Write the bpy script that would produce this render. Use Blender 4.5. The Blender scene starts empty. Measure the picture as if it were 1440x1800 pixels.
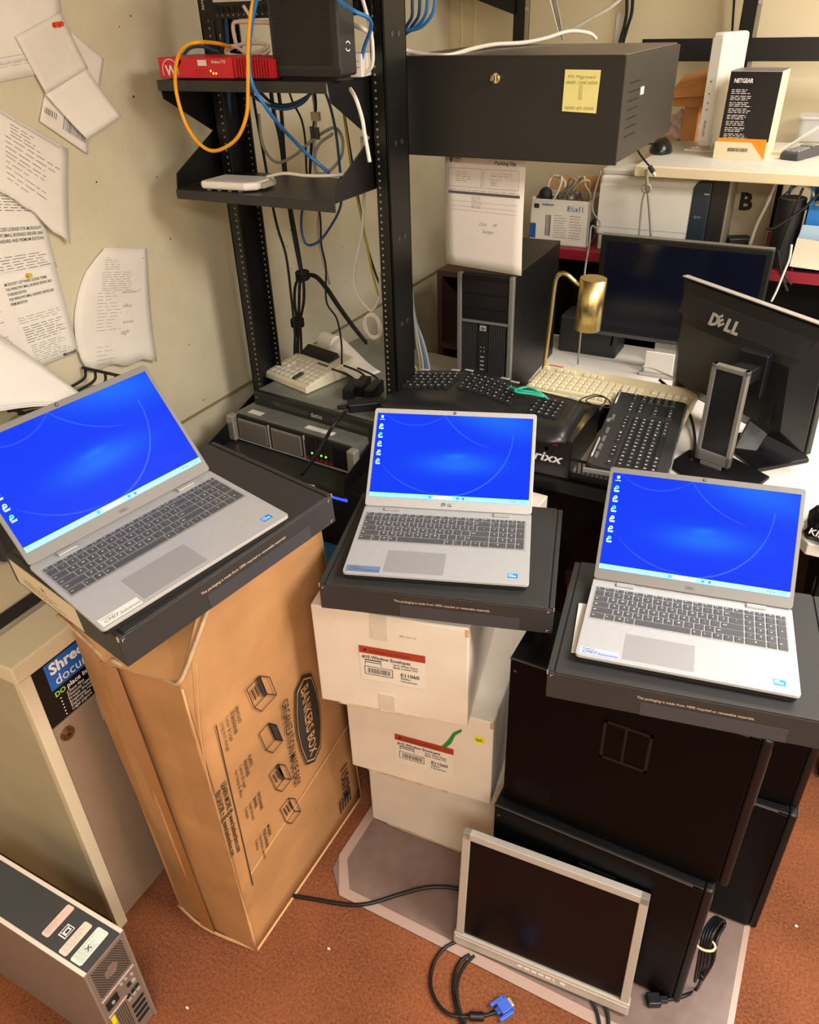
import bpy, bmesh, math, random
from mathutils import Vector, Matrix
random.seed(7)
SC = bpy.context.scene
COL = SC.collection
R = math.radians

# ------------------------------------------------------------------ camera, world, lights, exposure
FPX, CH = 1384.0, 1.88
CM = Matrix(((0.88322, 0.23206, -0.40753), (0.46812, -0.48849, 0.73637), (-0.02819, -0.84115, -0.54007)))  # columns: right, down, forward
CAMLOC = Vector((0, 0, CH))
cd = bpy.data.cameras.new('camera'); cam = bpy.data.objects.new('camera', cd); COL.objects.link(cam)
cd.sensor_fit = 'HORIZONTAL'; cd.sensor_width = 36.0; cd.lens = FPX / 1440 * 36.0
cd.clip_start = 0.02
m = Matrix((CM.col[0], -CM.col[1], -CM.col[2])).transposed().to_4x4(); m.translation = CAMLOC
cam.matrix_world = m
SC.camera = cam
W = bpy.data.worlds.new('room_air'); SC.world = W; W.use_nodes = True
W.node_tree.nodes['Background'].inputs[0].default_value = (1, .93, .82, 1); W.node_tree.nodes['Background'].inputs[1].default_value = .25
def area(name, loc, sx, sy, power, col, target=None):
    l = bpy.data.lights.new(name, 'AREA'); l.shape = 'RECTANGLE'; l.size = sx; l.size_y = sy; l.energy = power; l.color = col
    o = bpy.data.objects.new(name, l); COL.objects.link(o); o.location = loc
    if target: o.rotation_euler = (Vector(target) - Vector(loc)).to_track_quat('-Z', 'Y').to_euler()
    return o
area('ceiling_panel_light', (1.25, 0.95, 2.46), 1.2, .6, 92, (1, .96, .90))
area('ceiling_panel_light', (0.70, -0.8, 2.46), 1.2, .6, 70, (1, .96, .90))
area('ceiling_panel_light', (0.7, 2.55, 2.46), 1.0, .5, 38, (1, .95, .88))
SC.view_settings.view_transform = 'Standard'; SC.view_settings.look = 'None'
SC.view_settings.exposure = 0.0; SC.view_settings.gamma = 1.0
try: SC.view_settings.use_curve_mapping = False
except Exception: pass

# ------------------------------------------------------------------ helpers: places
def ray(u, v): return CM @ Vector(((u - 720) / FPX, (v - 900) / FPX, 1.0))
def az(u, v, z): d = ray(u, v); return CAMLOC + d * ((z - CH) / d.z)
def ax(u, v, x): d = ray(u, v); return CAMLOC + d * (x / d.x)
def ay(u, v, y): d = ray(u, v); return CAMLOC + d * (y / d.y)

# ------------------------------------------------------------------ helpers: materials
def lin(c):
    c = c.lstrip('#'); v = [int(c[i:i + 2], 16) / 255 for i in (0, 2, 4)]
    return tuple(x / 12.92 if x <= .04045 else ((x + .055) / 1.055) ** 2.4 for x in v) + (1,)
MC = {}
def mat(name, col, rough=.5, metal=0, noise=0, nscale=30, bump=0, bscale=200, spec=.5, emit=0, alpha=1, coat=0, stretch=None):
    if name in MC: return MC[name]
    M = bpy.data.materials.new(name); M.use_nodes = True; nt = M.node_tree; b = nt.nodes['Principled BSDF']
    c = lin(col) if isinstance(col, str) else col
    b.inputs['Base Color'].default_value = c; b.inputs['Roughness'].default_value = rough; b.inputs['Metallic'].default_value = metal
    b.inputs['Specular IOR Level'].default_value = spec
    if coat: b.inputs['Coat Weight'].default_value = coat
    if alpha < 1: b.inputs['Alpha'].default_value = alpha
    if emit: b.inputs['Emission Color'].default_value = c; b.inputs['Emission Strength'].default_value = emit
    tc = nt.nodes.new('ShaderNodeTexCoord'); src = tc.outputs['Object']
    if stretch:
        mp = nt.nodes.new('ShaderNodeMapping'); mp.inputs['Scale'].default_value = stretch; nt.links.new(src, mp.inputs[0]); src = mp.outputs[0]
    if noise:
        n = nt.nodes.new('ShaderNodeTexNoise'); n.inputs['Scale'].default_value = nscale; n.inputs['Detail'].default_value = 6
        nt.links.new(src, n.inputs['Vector'])
        r = nt.nodes.new('ShaderNodeMapRange'); r.inputs['From Min'].default_value = .3; r.inputs['From Max'].default_value = .7
        r.inputs['To Min'].default_value = 1 - noise; r.inputs['To Max'].default_value = 1 + noise; nt.links.new(n.outputs['Fac'], r.inputs[0])
        mx = nt.nodes.new('ShaderNodeVectorMath'); mx.operation = 'SCALE'; mx.inputs[0].default_value = c[:3]; nt.links.new(r.outputs[0], mx.inputs['Scale'])
        nt.links.new(mx.outputs[0], b.inputs['Base Color'])
    if bump:
        n = nt.nodes.new('ShaderNodeTexNoise'); n.inputs['Scale'].default_value = bscale; n.inputs['Detail'].default_value = 3
        nt.links.new(src, n.inputs['Vector'])
        bp = nt.nodes.new('ShaderNodeBump'); bp.inputs['Strength'].default_value = bump; bp.inputs['Distance'].default_value = .002
        nt.links.new(n.outputs['Fac'], bp.inputs['Height']); nt.links.new(bp.outputs[0], b.inputs['Normal'])
    MC[name] = M; return M
BLK = mat('black_metal', '09090a', .42, 0, .15, 20, .15, 300, spec=.35)
BLKP = mat('black_plastic', '0e0e11', .42, 0, .1, 25, .1, 400, spec=.4)
BLKM = mat('matte_black', '0c0c0e', .7)
DGR = mat('dark_grey_metal', '3b3a39', .5, 0, .1, 20, .1, 300)
SIL = mat('silver_plastic', 'b6b2ac', .35, .35, .05, 40)
SILD = mat('brushed_steel', '8b867f', .38, .7, .12, 12, 0, 1, stretch=(1, 12, 12))
WHT = mat('white_plastic', 'e9e4dc', .4, 0, .03, 30)
CRM = mat('cream_plastic', 'd9cfb4', .5, 0, .05, 30)
PAP = mat('white_paper', 'e6dfd6', .8, 0, .03, 18, .1, 60)
PAP2 = mat('bright_paper', 'efe9e0', .8, 0, .02, 15)
INK = mat('black_ink', '26252a', .8)
GINK = mat('grey_ink', '77737a', .8)
PINK = mat('pencil_ink', '8f8a8c', .8)
WINK = mat('white_print', 'e8e4df', .6)
LAP = mat('laptop_silver', 'b2b3b4', .42, .2, .03, 60)
LAPD = mat('laptop_bezel_grey', '75726f', .5, .15)
KEY = mat('laptop_key_grey', '4b4b4d', .55)
PADM = mat('trackpad_grey', '9b9b9c', .4, .2)
BOXK = mat('black_cardboard', '2b2a2a', .55, 0, .12, 8, .25, 60, stretch=(1, 40, 1))
TAPK = mat('dark_sealing_tape', '3c3d42', .35)
KRAFT = mat('kraft_cardboard', 'b08153', .72, 0, .16, 5, .5, 28, stretch=(1, 1, 1.6))
KRAFTL = mat('kraft_edge', 'cfa377', .8, 0, .08, 20)
WCARD = mat('white_cardboard', 'd6cabc', .75, 0, .05, 10, .1, 120)
TORN = mat('torn_card_edge', 'b39778', .85, 0, .2, 60)
REDB = mat('brick_red_print', '9c3420', .6)
TAPC = mat('clear_packing_tape', 'c9bfae', .22, 0, .05, 30)

# ------------------------------------------------------------------ helpers: shapes
def NB(): return bmesh.new()
def face(bm, vs, mi=0):
    try:
        f = bm.faces.new(vs); f.material_index = mi; return f
    except ValueError: return None
def hexa(bm, P, mi=0):   # 8 points: bottom ring 0-3 (ccw from above), top ring 4-7
    v = [bm.verts.new(p) for p in P]
    for q in ((3, 2, 1, 0), (4, 5, 6, 7), (0, 1, 5, 4), (1, 2, 6, 5), (2, 3, 7, 6), (3, 0, 4, 7)): face(bm, [v[i] for i in q], mi)
def box(bm, x0, x1, y0, y1, z0, z1, mi=0):
    hexa(bm, [(x0, y0, z0), (x1, y0, z0), (x1, y1, z0), (x0, y1, z0), (x0, y0, z1), (x1, y0, z1), (x1, y1, z1), (x0, y1, z1)], mi)
def prism(bm, poly, fn, h0, h1, mi=0):   # poly of 2-D points, fn(a,b,h)->3-D
    n = len(poly); lo = [bm.verts.new(fn(a, b, h0)) for a, b in poly]; hi = [bm.verts.new(fn(a, b, h1)) for a, b in poly]
    face(bm, lo[::-1], mi); face(bm, hi, mi)
    for i in range(n): face(bm, [lo[i], lo[(i + 1) % n], hi[(i + 1) % n], hi[i]], mi)
XY = lambda a, b, h: (a, b, h)
XZ = lambda a, b, h: (a, h, b)
YZ = lambda a, b, h: (h, a, b)
def frame_of(d):
    d = d.normalized(); a = Vector((0, 0, 1)) if abs(d.z) < .9 else Vector((1, 0, 0))
    x = d.cross(a).normalized(); return x, d.cross(x).normalized()
def cyl(bm, p0, p1, r0, r1=None, n=18, mi=0, caps=True):
    p0, p1 = Vector(p0), Vector(p1); r1 = r0 if r1 is None else r1; x, y = frame_of(p1 - p0)
    A = [bm.verts.new(p0 + (x * math.cos(t) + y * math.sin(t)) * r0) for t in [2 * math.pi * i / n for i in range(n)]]
    B = [bm.verts.new(p1 + (x * math.cos(t) + y * math.sin(t)) * r1) for t in [2 * math.pi * i / n for i in range(n)]]
    for i in range(n): face(bm, [A[i], A[(i + 1) % n], B[(i + 1) % n], B[i]], mi)
    if caps: face(bm, A[::-1], mi); face(bm, B, mi)
def spline(pts, k=6):
    P = [Vector(p) for p in pts]
    if len(P) < 3: return P
    Q = [P[0] * 2 - P[1]] + P + [P[-1] * 2 - P[-2]]; out = []
    for i in range(1, len(Q) - 2):
        a, b, c, d = Q[i - 1:i + 3]
        for j in range(k):
            t = j / k; out.append(.5 * ((2 * b) + (c - a) * t + (2 * a - 5 * b + 4 * c - d) * t * t + (3 * b - a - 3 * c + d) * t ** 3))
    out.append(P[-1]); return out
def tube(bm, pts, r, n=8, k=6, mi=0):
    P = spline(pts, k); rings = []; x = None
    for i, p in enumerate(P):
        d = (P[min(i + 1, len(P) - 1)] - P[max(i - 1, 0)])
        if d.length < 1e-9: d = Vector((0, 0, 1))
        d.normalize()
        if x is None: x, y = frame_of(d)
        else:
            x = (x - d * x.dot(d)); x = x.normalized() if x.length > 1e-6 else frame_of(d)[0]; y = d.cross(x)
        rings.append([bm.verts.new(p + (x * math.cos(2 * math.pi * j / n) + y * math.sin(2 * math.pi * j / n)) * r) for j in range(n)])
    for a, b in zip(rings, rings[1:]):
        for j in range(n):
            f = face(bm, [a[j], a[(j + 1) % n], b[(j + 1) % n], b[j]], mi)
            if f: f.smooth = True
    face(bm, rings[0][::-1], mi); face(bm, rings[-1], mi)
GC = {}
def glyphs(s, bold=0, shear=0):
    k = (s, bold, shear)
    if k not in GC:
        c = bpy.data.curves.new('t', 'FONT'); c.body = s; c.size = 1; c.offset = bold; c.shear = shear; c.resolution_u = 2
        o = bpy.data.objects.new('t', c); COL.objects.link(o); bpy.context.view_layer.update()
        dg = bpy.context.evaluated_depsgraph_get(); me = bpy.data.meshes.new_from_object(o.evaluated_get(dg))
        V = [(v.co.x, v.co.y) for v in me.vertices]; F = [tuple(p.vertices) for p in me.polygons]
        bpy.data.objects.remove(o); bpy.data.curves.remove(c); bpy.data.meshes.remove(me)
        w = max([p[0] for p in V], default=0); GC[k] = (V, F, w)
    return GC[k]
def put_text(bm, s, size, fn, bold=0, shear=0, align='L', width=None, mi=0):   # fn(x,y)->3-D
    V, F, w = glyphs(s, bold, shear)
    sx = size if width is None else width / max(w, 1e-6)
    off = 0 if align == 'L' else (-w * sx / 2 if align == 'C' else -w * sx)
    vs = [bm.verts.new(fn(off + x * sx, y * size)) for x, y in V]
    for f in F: face(bm, [vs[i] for i in f], mi)
def plane_fn(o, xd, yd, lift=.0006):
    o, xd, yd = Vector(o), Vector(xd).normalized(), Vector(yd).normalized(); n = xd.cross(yd)
    return lambda x, y: o + xd * x + yd * y + n * lift
def rect(bm, fn, x0, x1, y0, y1, mi=0): face(bm, [bm.verts.new(fn(*p)) for p in ((x0, y0), (x1, y0), (x1, y1), (x0, y1))], mi)
def scribble(bm, fn, x, y, w, n, lh, th, rag=.3, word=.012, mi=0, rnd=None):   # n printed lines of "words"
    rnd = rnd or random
    for i in range(n):
        cx = x; end = x + w * (1 - rag * rnd.random())
        while cx < end:
            ww = min(word * (.5 + rnd.random()), end - cx)
            rect(bm, fn, cx, cx + ww, y - i * lh - th, y - i * lh, mi); cx += ww + word * .3
def barcode(bm, fn, x0, x1, y0, y1, n=22, mi=0):
    x = x0
    while x < x1:
        w = (x1 - x0) / n * (.25 + .6 * random.random()); rect(bm, fn, x, min(x + w, x1), y0, y1, mi); x += w + (x1 - x0) / n * (.3 + .5 * random.random())
def tag(o, label=None, cat=None, group=None, kind=None):
    if label: o['label'] = label
    if cat: o['category'] = cat
    if group: o['group'] = group
    if kind: o['kind'] = kind
    return o
def obj(name, bm, mats, parent=None, bev=0, smooth=False, seg=2, solid=0, loc=None, rot=None):
    if not bm.faces: bm.free(); return None
    bmesh.ops.remove_doubles(bm, verts=bm.verts, dist=1e-7) if False else None
    bmesh.ops.recalc_face_normals(bm, faces=bm.faces)
    me = bpy.data.meshes.new(name); bm.to_mesh(me); bm.free()
    for mm in (mats if isinstance(mats, (list, tuple)) else [mats]): me.materials.append(mm)
    if smooth:
        for p in me.polygons: p.use_smooth = True
    o = bpy.data.objects.new(name, me); COL.objects.link(o)
    if parent: o.parent = parent
    if loc is not None: o.location = loc
    if rot is not None: o.rotation_euler = rot
    if solid: s = o.modifiers.new('s', 'SOLIDIFY'); s.thickness = solid; s.offset = -1
    if bev: b = o.modifiers.new('b', 'BEVEL'); b.width = bev; b.segments = seg; b.limit_method = 'ANGLE'; b.angle_limit = R(40)
    return o
def struct(name, bm, mats, **k): return tag(obj(name, bm, mats, **k), kind='structure')
def thing(name, label, cat, loc=(0, 0, 0), rz=0, group=None, axes=None):
    o = bpy.data.objects.new(name, None); COL.objects.link(o); o.empty_display_size = .05
    if axes:
        X, Y, Z = [Vector(a) for a in axes]; X.normalize(); Z = X.cross(Y).normalized(); Y = Z.cross(X)
        mm = Matrix((X, Y, Z)).transposed().to_4x4(); mm.translation = Vector(loc); o.matrix_world = mm
    else: o.location = loc; o.rotation_euler = (0, 0, rz)
    return tag(o, label, cat, group)
def cable(name, label, pts, r, m_, group=None, cat='cable', parent=None):
    bm = NB(); tube(bm, pts, r, 8, 6); o = obj(name, bm, m_, parent)
    return o if parent else tag(o, label, cat, group)
def link_children(root, copy):
    for ch in list(root.children):
        c = ch.copy(); COL.objects.link(c); c.parent = copy
        for g in ch.children:
            d = g.copy(); COL.objects.link(d); d.parent = c
def pose(o, loc, X, Y):
    X, Y = Vector(X).normalized(), Vector(Y); Z = X.cross(Y).normalized(); Y = Z.cross(X)
    mm = Matrix((X, Y, Z)).transposed().to_4x4(); mm.translation = Vector(loc); o.matrix_world = mm

# ------------------------------------------------------------------ the room
XW, YB, XR, YF, ZC = -1.64, 3.44, 2.3, -1.8, 2.5
def carpet_mat():
    M = mat('rust_carpet', '7a4021', .95, 0, 0, 1, .9, 260); nt = M.node_tree; b = nt.nodes['Principled BSDF']
    tc = nt.nodes['Texture Coordinate']
    n1 = nt.nodes.new('ShaderNodeTexNoise'); n1.inputs['Scale'].default_value = 3.5; n1.inputs['Detail'].default_value = 4
    n2 = nt.nodes.new('ShaderNodeTexNoise'); n2.inputs['Scale'].default_value = 160; n2.inputs['Detail'].default_value = 4
    for n in (n1, n2): nt.links.new(tc.outputs['Object'], n.inputs['Vector'])
    r = nt.nodes.new('ShaderNodeValToRGB'); r.color_ramp.elements[0].color = lin('5a2f18'); r.color_ramp.elements[1].color = lin('945530')
    r.color_ramp.elements[0].position = .35; r.color_ramp.elements[1].position = .65
    a = nt.nodes.new('ShaderNodeMath'); a.operation = 'MULTIPLY_ADD'; a.inputs[1].default_value = .55; nt.links.new(n2.outputs['Fac'], a.inputs[0])
    s = nt.nodes.new('ShaderNodeMath'); s.operation = 'MULTIPLY'; s.inputs[1].default_value = .45; nt.links.new(n1.outputs['Fac'], s.inputs[0])
    nt.links.new(s.outputs[0], a.inputs[2]); nt.links.new(a.outputs[0], r.inputs[0]); nt.links.new(r.outputs[0], b.inputs['Base Color'])
    return M
WALLB = mat('tan_fibreboard', 'cfc5aa', .85, 0, .05, 9, .5, 160)
WALLP = mat('cream_wall_paint', 'd6ccb0', .8, 0, .03, 5, .15, 120)
WALLK = mat('cream_back_wall', 'dccdaa', .8, 0, .03, 4, .1, 120)
bm = NB(); box(bm, XW - .1, XR + .1, YF - .1, YB + .1, -.1, 0); struct('floor', bm, carpet_mat())
bm = NB(); box(bm, XW - .1, XR + .1, YF - .1, YB + .1, ZC, ZC + .1); struct('ceiling', bm, mat('ceiling_tile', 'ded9cc', .9, 0, .05, 40))
bm = NB(); box(bm, XW - .1, XW - .014, YF, YB, 0, ZC); struct('wall_left', bm, WALLP)
bm = NB(); box(bm, XW - .1, XR + .1, YB, YB + .1, 0, ZC); struct('wall_back', bm, WALLK)
bm = NB(); box(bm, XR, XR + .1, YF, YB, 0, ZC); struct('wall_right', bm, WALLK)
bm = NB(); box(bm, XW - .1, XR + .1, YF - .1, YF, 0, ZC); struct('wall_front', bm, WALLK)
# tan pin board panelling on the left wall, with its bottom edge and pin holes
bm = NB(); box(bm, XW - .014, XW, YF + .002, YB - .003, .846, ZC - .002)
struct('trim_1', bm, WALLB)
bm = NB(); box(bm, XW - .013, XW + .003, YF + .002, YB - .003, .838, .846); struct('trim_2', bm, mat('board_cut_edge', '8f7b54', .85))
bm = NB()
for (u, v) in ((276, 311), (332, 606), (357, 703), (362, 701), (511, 405), (505, 433), (512, 472), (608, 495), (603, 434), (230, 28), (210, 47), (535, 340), (770, 470), (766, 474), (638, 545), (583, 560), (170, 320), (235, 170), (300, 420)):
    p = ax(u, v, XW + .0008); cyl(bm, p - Vector((.004, 0, 0)), p + Vector((.0004, 0, 0)), random.uniform(.0014, .003), n=8)
struct('trim_3', bm, mat('pin_hole', '5c4a34', .9))
bm = NB()
for u in (790 + 22, 835): p = ay(u, 30, YB - .004); box(bm, p.x - .002, p.x + .002, YB - .004, YB, .1, ZC - .01)
struct('trim_4', bm, mat('panel_batten', 'efe0b8', .7))
bm = NB(); box(bm, XW - .013, XW + .004, YF + .003, YB - .004, 0, .09); struct('baseboard_left', bm, mat('dark_vinyl_base', '2d2520', .6))
bm = NB(); box(bm, XW + .01, XR, YB - .012, YB, 0, .09); struct('baseboard_back', bm, MC['dark_vinyl_base'])

# chair mat
matp = [(-.795, .96), (-.74, .905), (.183, .905), (.183, 2.0), (-.80, 2.0), (-.80, 1.0)]
mb = mat('clouded_chair_mat', '77635c', .38, 0, .1, 25, .15, 90)
bm = NB(); prism(bm, matp, XY, .0005, .004)
o = obj('chair_mat', bm, mb, bev=.001); tag(o, 'clouded clear plastic chair mat on the rust carpet', 'chair mat')
bm = NB()
for q in (((-.80, 1.6), (-.80, 1.0), (-.775, 1.0), (-.775, 1.6)), ((-.80, 1.0), (-.74, .905), (-.725, .93), (-.775, 1.0)), ((-.74, .905), (.183, .905), (.183, .93), (-.725, .93)), ((.17, .93), (.183, .93), (.183, 1.6), (.17, 1.6))):
    face(bm, [bm.verts.new((x, y, .0045)) for x, y in q])
obj('edge_rim', bm, mat('mat_rim', 'a98f84', .3), o)

# ------------------------------------------------------------------ papers pinned to the left wall
def sheet(name, label, q, off, curl=0, ink=None, group=None, m_=PAP, torn=None, cat='paper', lift=0):
    """q: four picture points tl,tr,br,bl on the board; off: distance from it; curl lifts the foot; ink(put) prints."""
    P = [ax(u, v, XW + off) for u, v in q]
    def S(s, t, e=0):   # s across, t down
        p = (P[0] * (1 - s) + P[1] * s) * (1 - t) + (P[3] * (1 - s) + P[2] * s) * t
        wv = lift * math.sin(s * 3.1) * math.sin(t * 2.4 + 1)
        return p + Vector((curl * (t ** 3) * (.6 + .4 * s) + wv + e, 0, 0))
    bm = NB(); N = 10; G = []
    for j in range(N + 1):
        row = []
        for i in range(N + 1):
            s, t = i / N, j / N
            if torn:
                s, t = torn(s, t)
            row.append(bm.verts.new(S(s, t)))
        G.append(row)
    for j in range(N):
        for i in range(N): face(bm, [G[j][i], G[j][i + 1], G[j + 1][i + 1], G[j + 1][i]])
    o = obj(name, bm, m_, smooth=True, solid=.0004); tag(o, label, cat, group)
    if ink:
        w = (P[1] - P[0]).length; h = (P[3] - P[0]).length
        for nm, mm, draw in ink:
            b2 = NB(); draw(b2, lambda x, y: S(x / w, -y / h, .0009), w, h); obj(nm, b2, mm, o)
    return o
rr = random.Random(3)
# back-most sheets first
sheet('pinned_paper', 'large white sheet pinned at the top left corner above the others', [(-70, -70), (100, -55), (118, 118), (-60, 158)], .002, .004,
      [('faint_ruling', PINK, lambda b, f, w, h: (scribble(b, f, w * .05, -h * .79, w * .85, 2, .012, .0008, 0, .2, rnd=rr), scribble(b, f, w * .3, -h * .83, w * .6, 3, .005, .0008, .3, .02, rnd=rr)))])
sheet('pinned_paper', 'creased white sheet peeking out right of the handwritten note', [(126, 55), (183, 103), (172, 172), (100, 120)], .0015, .002)
sheet('pinned_paper', 'folded sheet with barcode-like print hanging under the handwritten note', [(84, 140), (160, 165), (152, 271), (68, 213)], .003, .005,
      [('printed_text', GINK, lambda b, f, w, h: (barcode(b, f, w * .45, w * .95, -h * .85, -h * .55, 16), barcode(b, f, w * .05, w * .3, -h * .75, -h * .62, 7)))])
sheet('pinned_paper', 'large letter sheet with a torn slanting lower edge', [(-55, 160), (120, 262), (117, 424), (-50, 300)], .0045, .012,
      [('printed_text', GINK, lambda b, f, w, h: (rect(b, f, w * .1, w * .9, -h * .045, -h * .04), scribble(b, f, w * .38, -h * .1, w * .4, 4, .006, .0012, .5, .02, rnd=rr),
        scribble(b, f, w * .33, -h * .27, w * .6, 4, .009, .0013, .35, .02, rnd=rr), scribble(b, f, w * .33, -h * .5, w * .45, 5, .01, .0012, .5, .018, rnd=rr)))],
      torn=lambda s, t: (s, t * (1 + .03 * math.sin(s * 9) - .02 * math.sin(s * 23))))
def terms1(b, f, w, h):
    scribble(b, f, w * .35, -h * .04, w * .5, 7, .0066, .0014, .3, .02, rnd=rr)
    for i, s in enumerate(('CLIENT ACCESS LICENSES FOR MICROSOFT', 'WINDOWS SMALL BUSINESS SERVER 2003', 'STANDARD AND PREMIUM EDITIONS')):
        put_text(b, s, .0115, lambda x, y, i=i: f(w * .93 + x, -h * .47 - i * .0135 + y), .01, align='R', width=(.128, .128, .11)[i])
    scribble(b, f, w * .25, -h * .76, w * .7, 6, .0068, .0013, .3, .02, rnd=rr)
sheet('licence_sheet', 'licence page with an access licences heading, upper of the two', [(-70, 325), (66, 338), (100, 470), (-55, 505)], .003, 0, [('printed_text', INK, terms1)])
def terms2(b, f, w, h):
    for i, (s, ww) in enumerate((('MICROSOFT SOFTWARE LICENSE TERMS', .115), ('FOR WINDOWS SMALL BUSINESS SERVER 2003', .125), ('STANDARD EDITION', .05), ('FOR WINDOWS SMALL BUSINESS SERVER 2003', .125), ('PREMIUM EDITION', .045))):
        put_text(b, s, .0095, lambda x, y, i=i: f(w * .36 + x, -h * .13 - i * .0115 + y), .01, width=ww)
    scribble(b, f, w * .38, -h * .46, w * .55, 3, .0062, .0009, .3, .02, rnd=rr)
    scribble(b, f, w * .4, -h * .56, w * .52, 7, .0062, .0013, .2, .02, rnd=rr); scribble(b, f, w * .42, -h * .76, w * .5, 8, .0056, .0009, .3, .02, rnd=rr)
    put_text(b, 'Microsoft', .011, lambda x, y: f(w * .78 + x, -h * .985 + y), .03)
    scribble(b, f, w * .02, -h * .35, w * .22, 3, .012, .0011, .3, .02, rnd=rr); scribble(b, f, w * .02, -h * .6, w * .24, 10, .0066, .0011, .3, .02, rnd=rr)
sheet('licence_sheet', 'licence page with a software license terms heading and a yellow pin', [(-60, 492), (96, 463), (137, 618), (10, 668)], .0055, .004, [('printed_text', INK, terms2)])
sheet('pinned_paper', 'handwritten note with two red pins, folded across its middle', [(27, 65), (107, 21), (153, 120), (80, 165)], .0075, .004,
      [('handwriting', PINK, lambda b, f, w, h: [put_text(b, s, sz, (lambda x, y, a=a: f(w * a[0] + x * .35 - y * .2, -h * a[1] - x * .95 + y * .3)), 0, .3) for s, sz, a in (('Attempted', .014, (.72, .3)), ('Passwords', .013, (.5, .33)), ('and one', .013, (.75, .7)), ('Drive', .013, (.35, .62)))])])
sheet('note_flap', 'lower folded flap of the handwritten note standing off the wall', [(80, 166), (153, 121), (207, 203), (149, 244)], .0125, .012, m_=PAP2,
      ink=[('handwriting', PINK, lambda b, f, w, h: [put_text(b, s, .012, (lambda x, y, a=a: f(w * a[0] + x * .4 - y * .2, -h * a[1] - x * .9 + y * .3))) for s, a in (('call one', (.75, .1)), ('end drive', (.5, .1)), ('due in', (.28, .12)))])])
def letter(b, f, w, h):
    rect(b, f, w * .25, w * .93, -h * .085, -h * .08); scribble(b, f, w * .22, -h * .1, w * .25, 5, .0055, .0011, .3, .02, rnd=rr)
    scribble(b, f, w * .18, -h * .2, w * .5, 9, .0056, .0011, .05, .02, rnd=rr); scribble(b, f, w * .12, -h * .37, w * .4, 12, .0085, .0011, .5, .02, rnd=rr)
    scribble(b, f, w * .12, -h * .82, w * .3, 5, .011, .001, .5, .02, rnd=rr)
    put_text(b, 'windows 7', .013, lambda x, y: f(w * .5 + x, -h * .38 + y), 0, .3); put_text(b, 'office', .013, lambda x, y: f(w * .5 + x, -h * .5 + y), 0, .3)
    put_text(b, 'works', .013, lambda x, y: f(w * .5 + x, -h * .64 + y), 0, .3); put_text(b, 'sigh', .016, lambda x, y: f(w * .47 + x, -h * .73 + y), 0, .3)
sheet('crumpled_letter', 'crumpled letter torn along its left side, right of the licence pages', [(160, 434), (258, 437), (268, 630), (150, 650)], .005, .016,
      [('printed_text', PINK, letter)], torn=lambda s, t: (s if s > .99 else s + (1 - s) * (.22 * (1 - t / .14) if t < .14 else (-.19 * math.sin((t - .14) / .86 * math.pi) ** .7 if s < .7 else -.12 * math.sin((t - .14) / .86 * math.pi))), t * (1 + .02 * math.sin(s * 14))), lift=.006)
def pin(u, v, col, nm, label, off):
    p = ax(u, v, XW + off); bm = NB()
    cyl(bm, p, p + Vector((.002, 0, 0)), .0052, n=14); cyl(bm, p + Vector((.002, 0, 0)), p + Vector((.009, 0, .001)), .0032, n=12); cyl(bm, p + Vector((.009, 0, .001)), p + Vector((.011, 0, .001)), .0052, n=14)
    tag(obj('push_pin', bm, mat(nm, col, .3)), label, 'push pin')
pin(95, 44, 'e2451c', 'orange_red_pin', 'orange red push pin in the note, left of the pair', .0085); pin(103, 43, 'e2451c', 'orange_red_pin', 'orange red push pin in the note, right of the pair', .0085)
pin(48, 484, 'd3b62c', 'yellow_pin', 'yellow push pin holding the licence terms page', .006)

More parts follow.
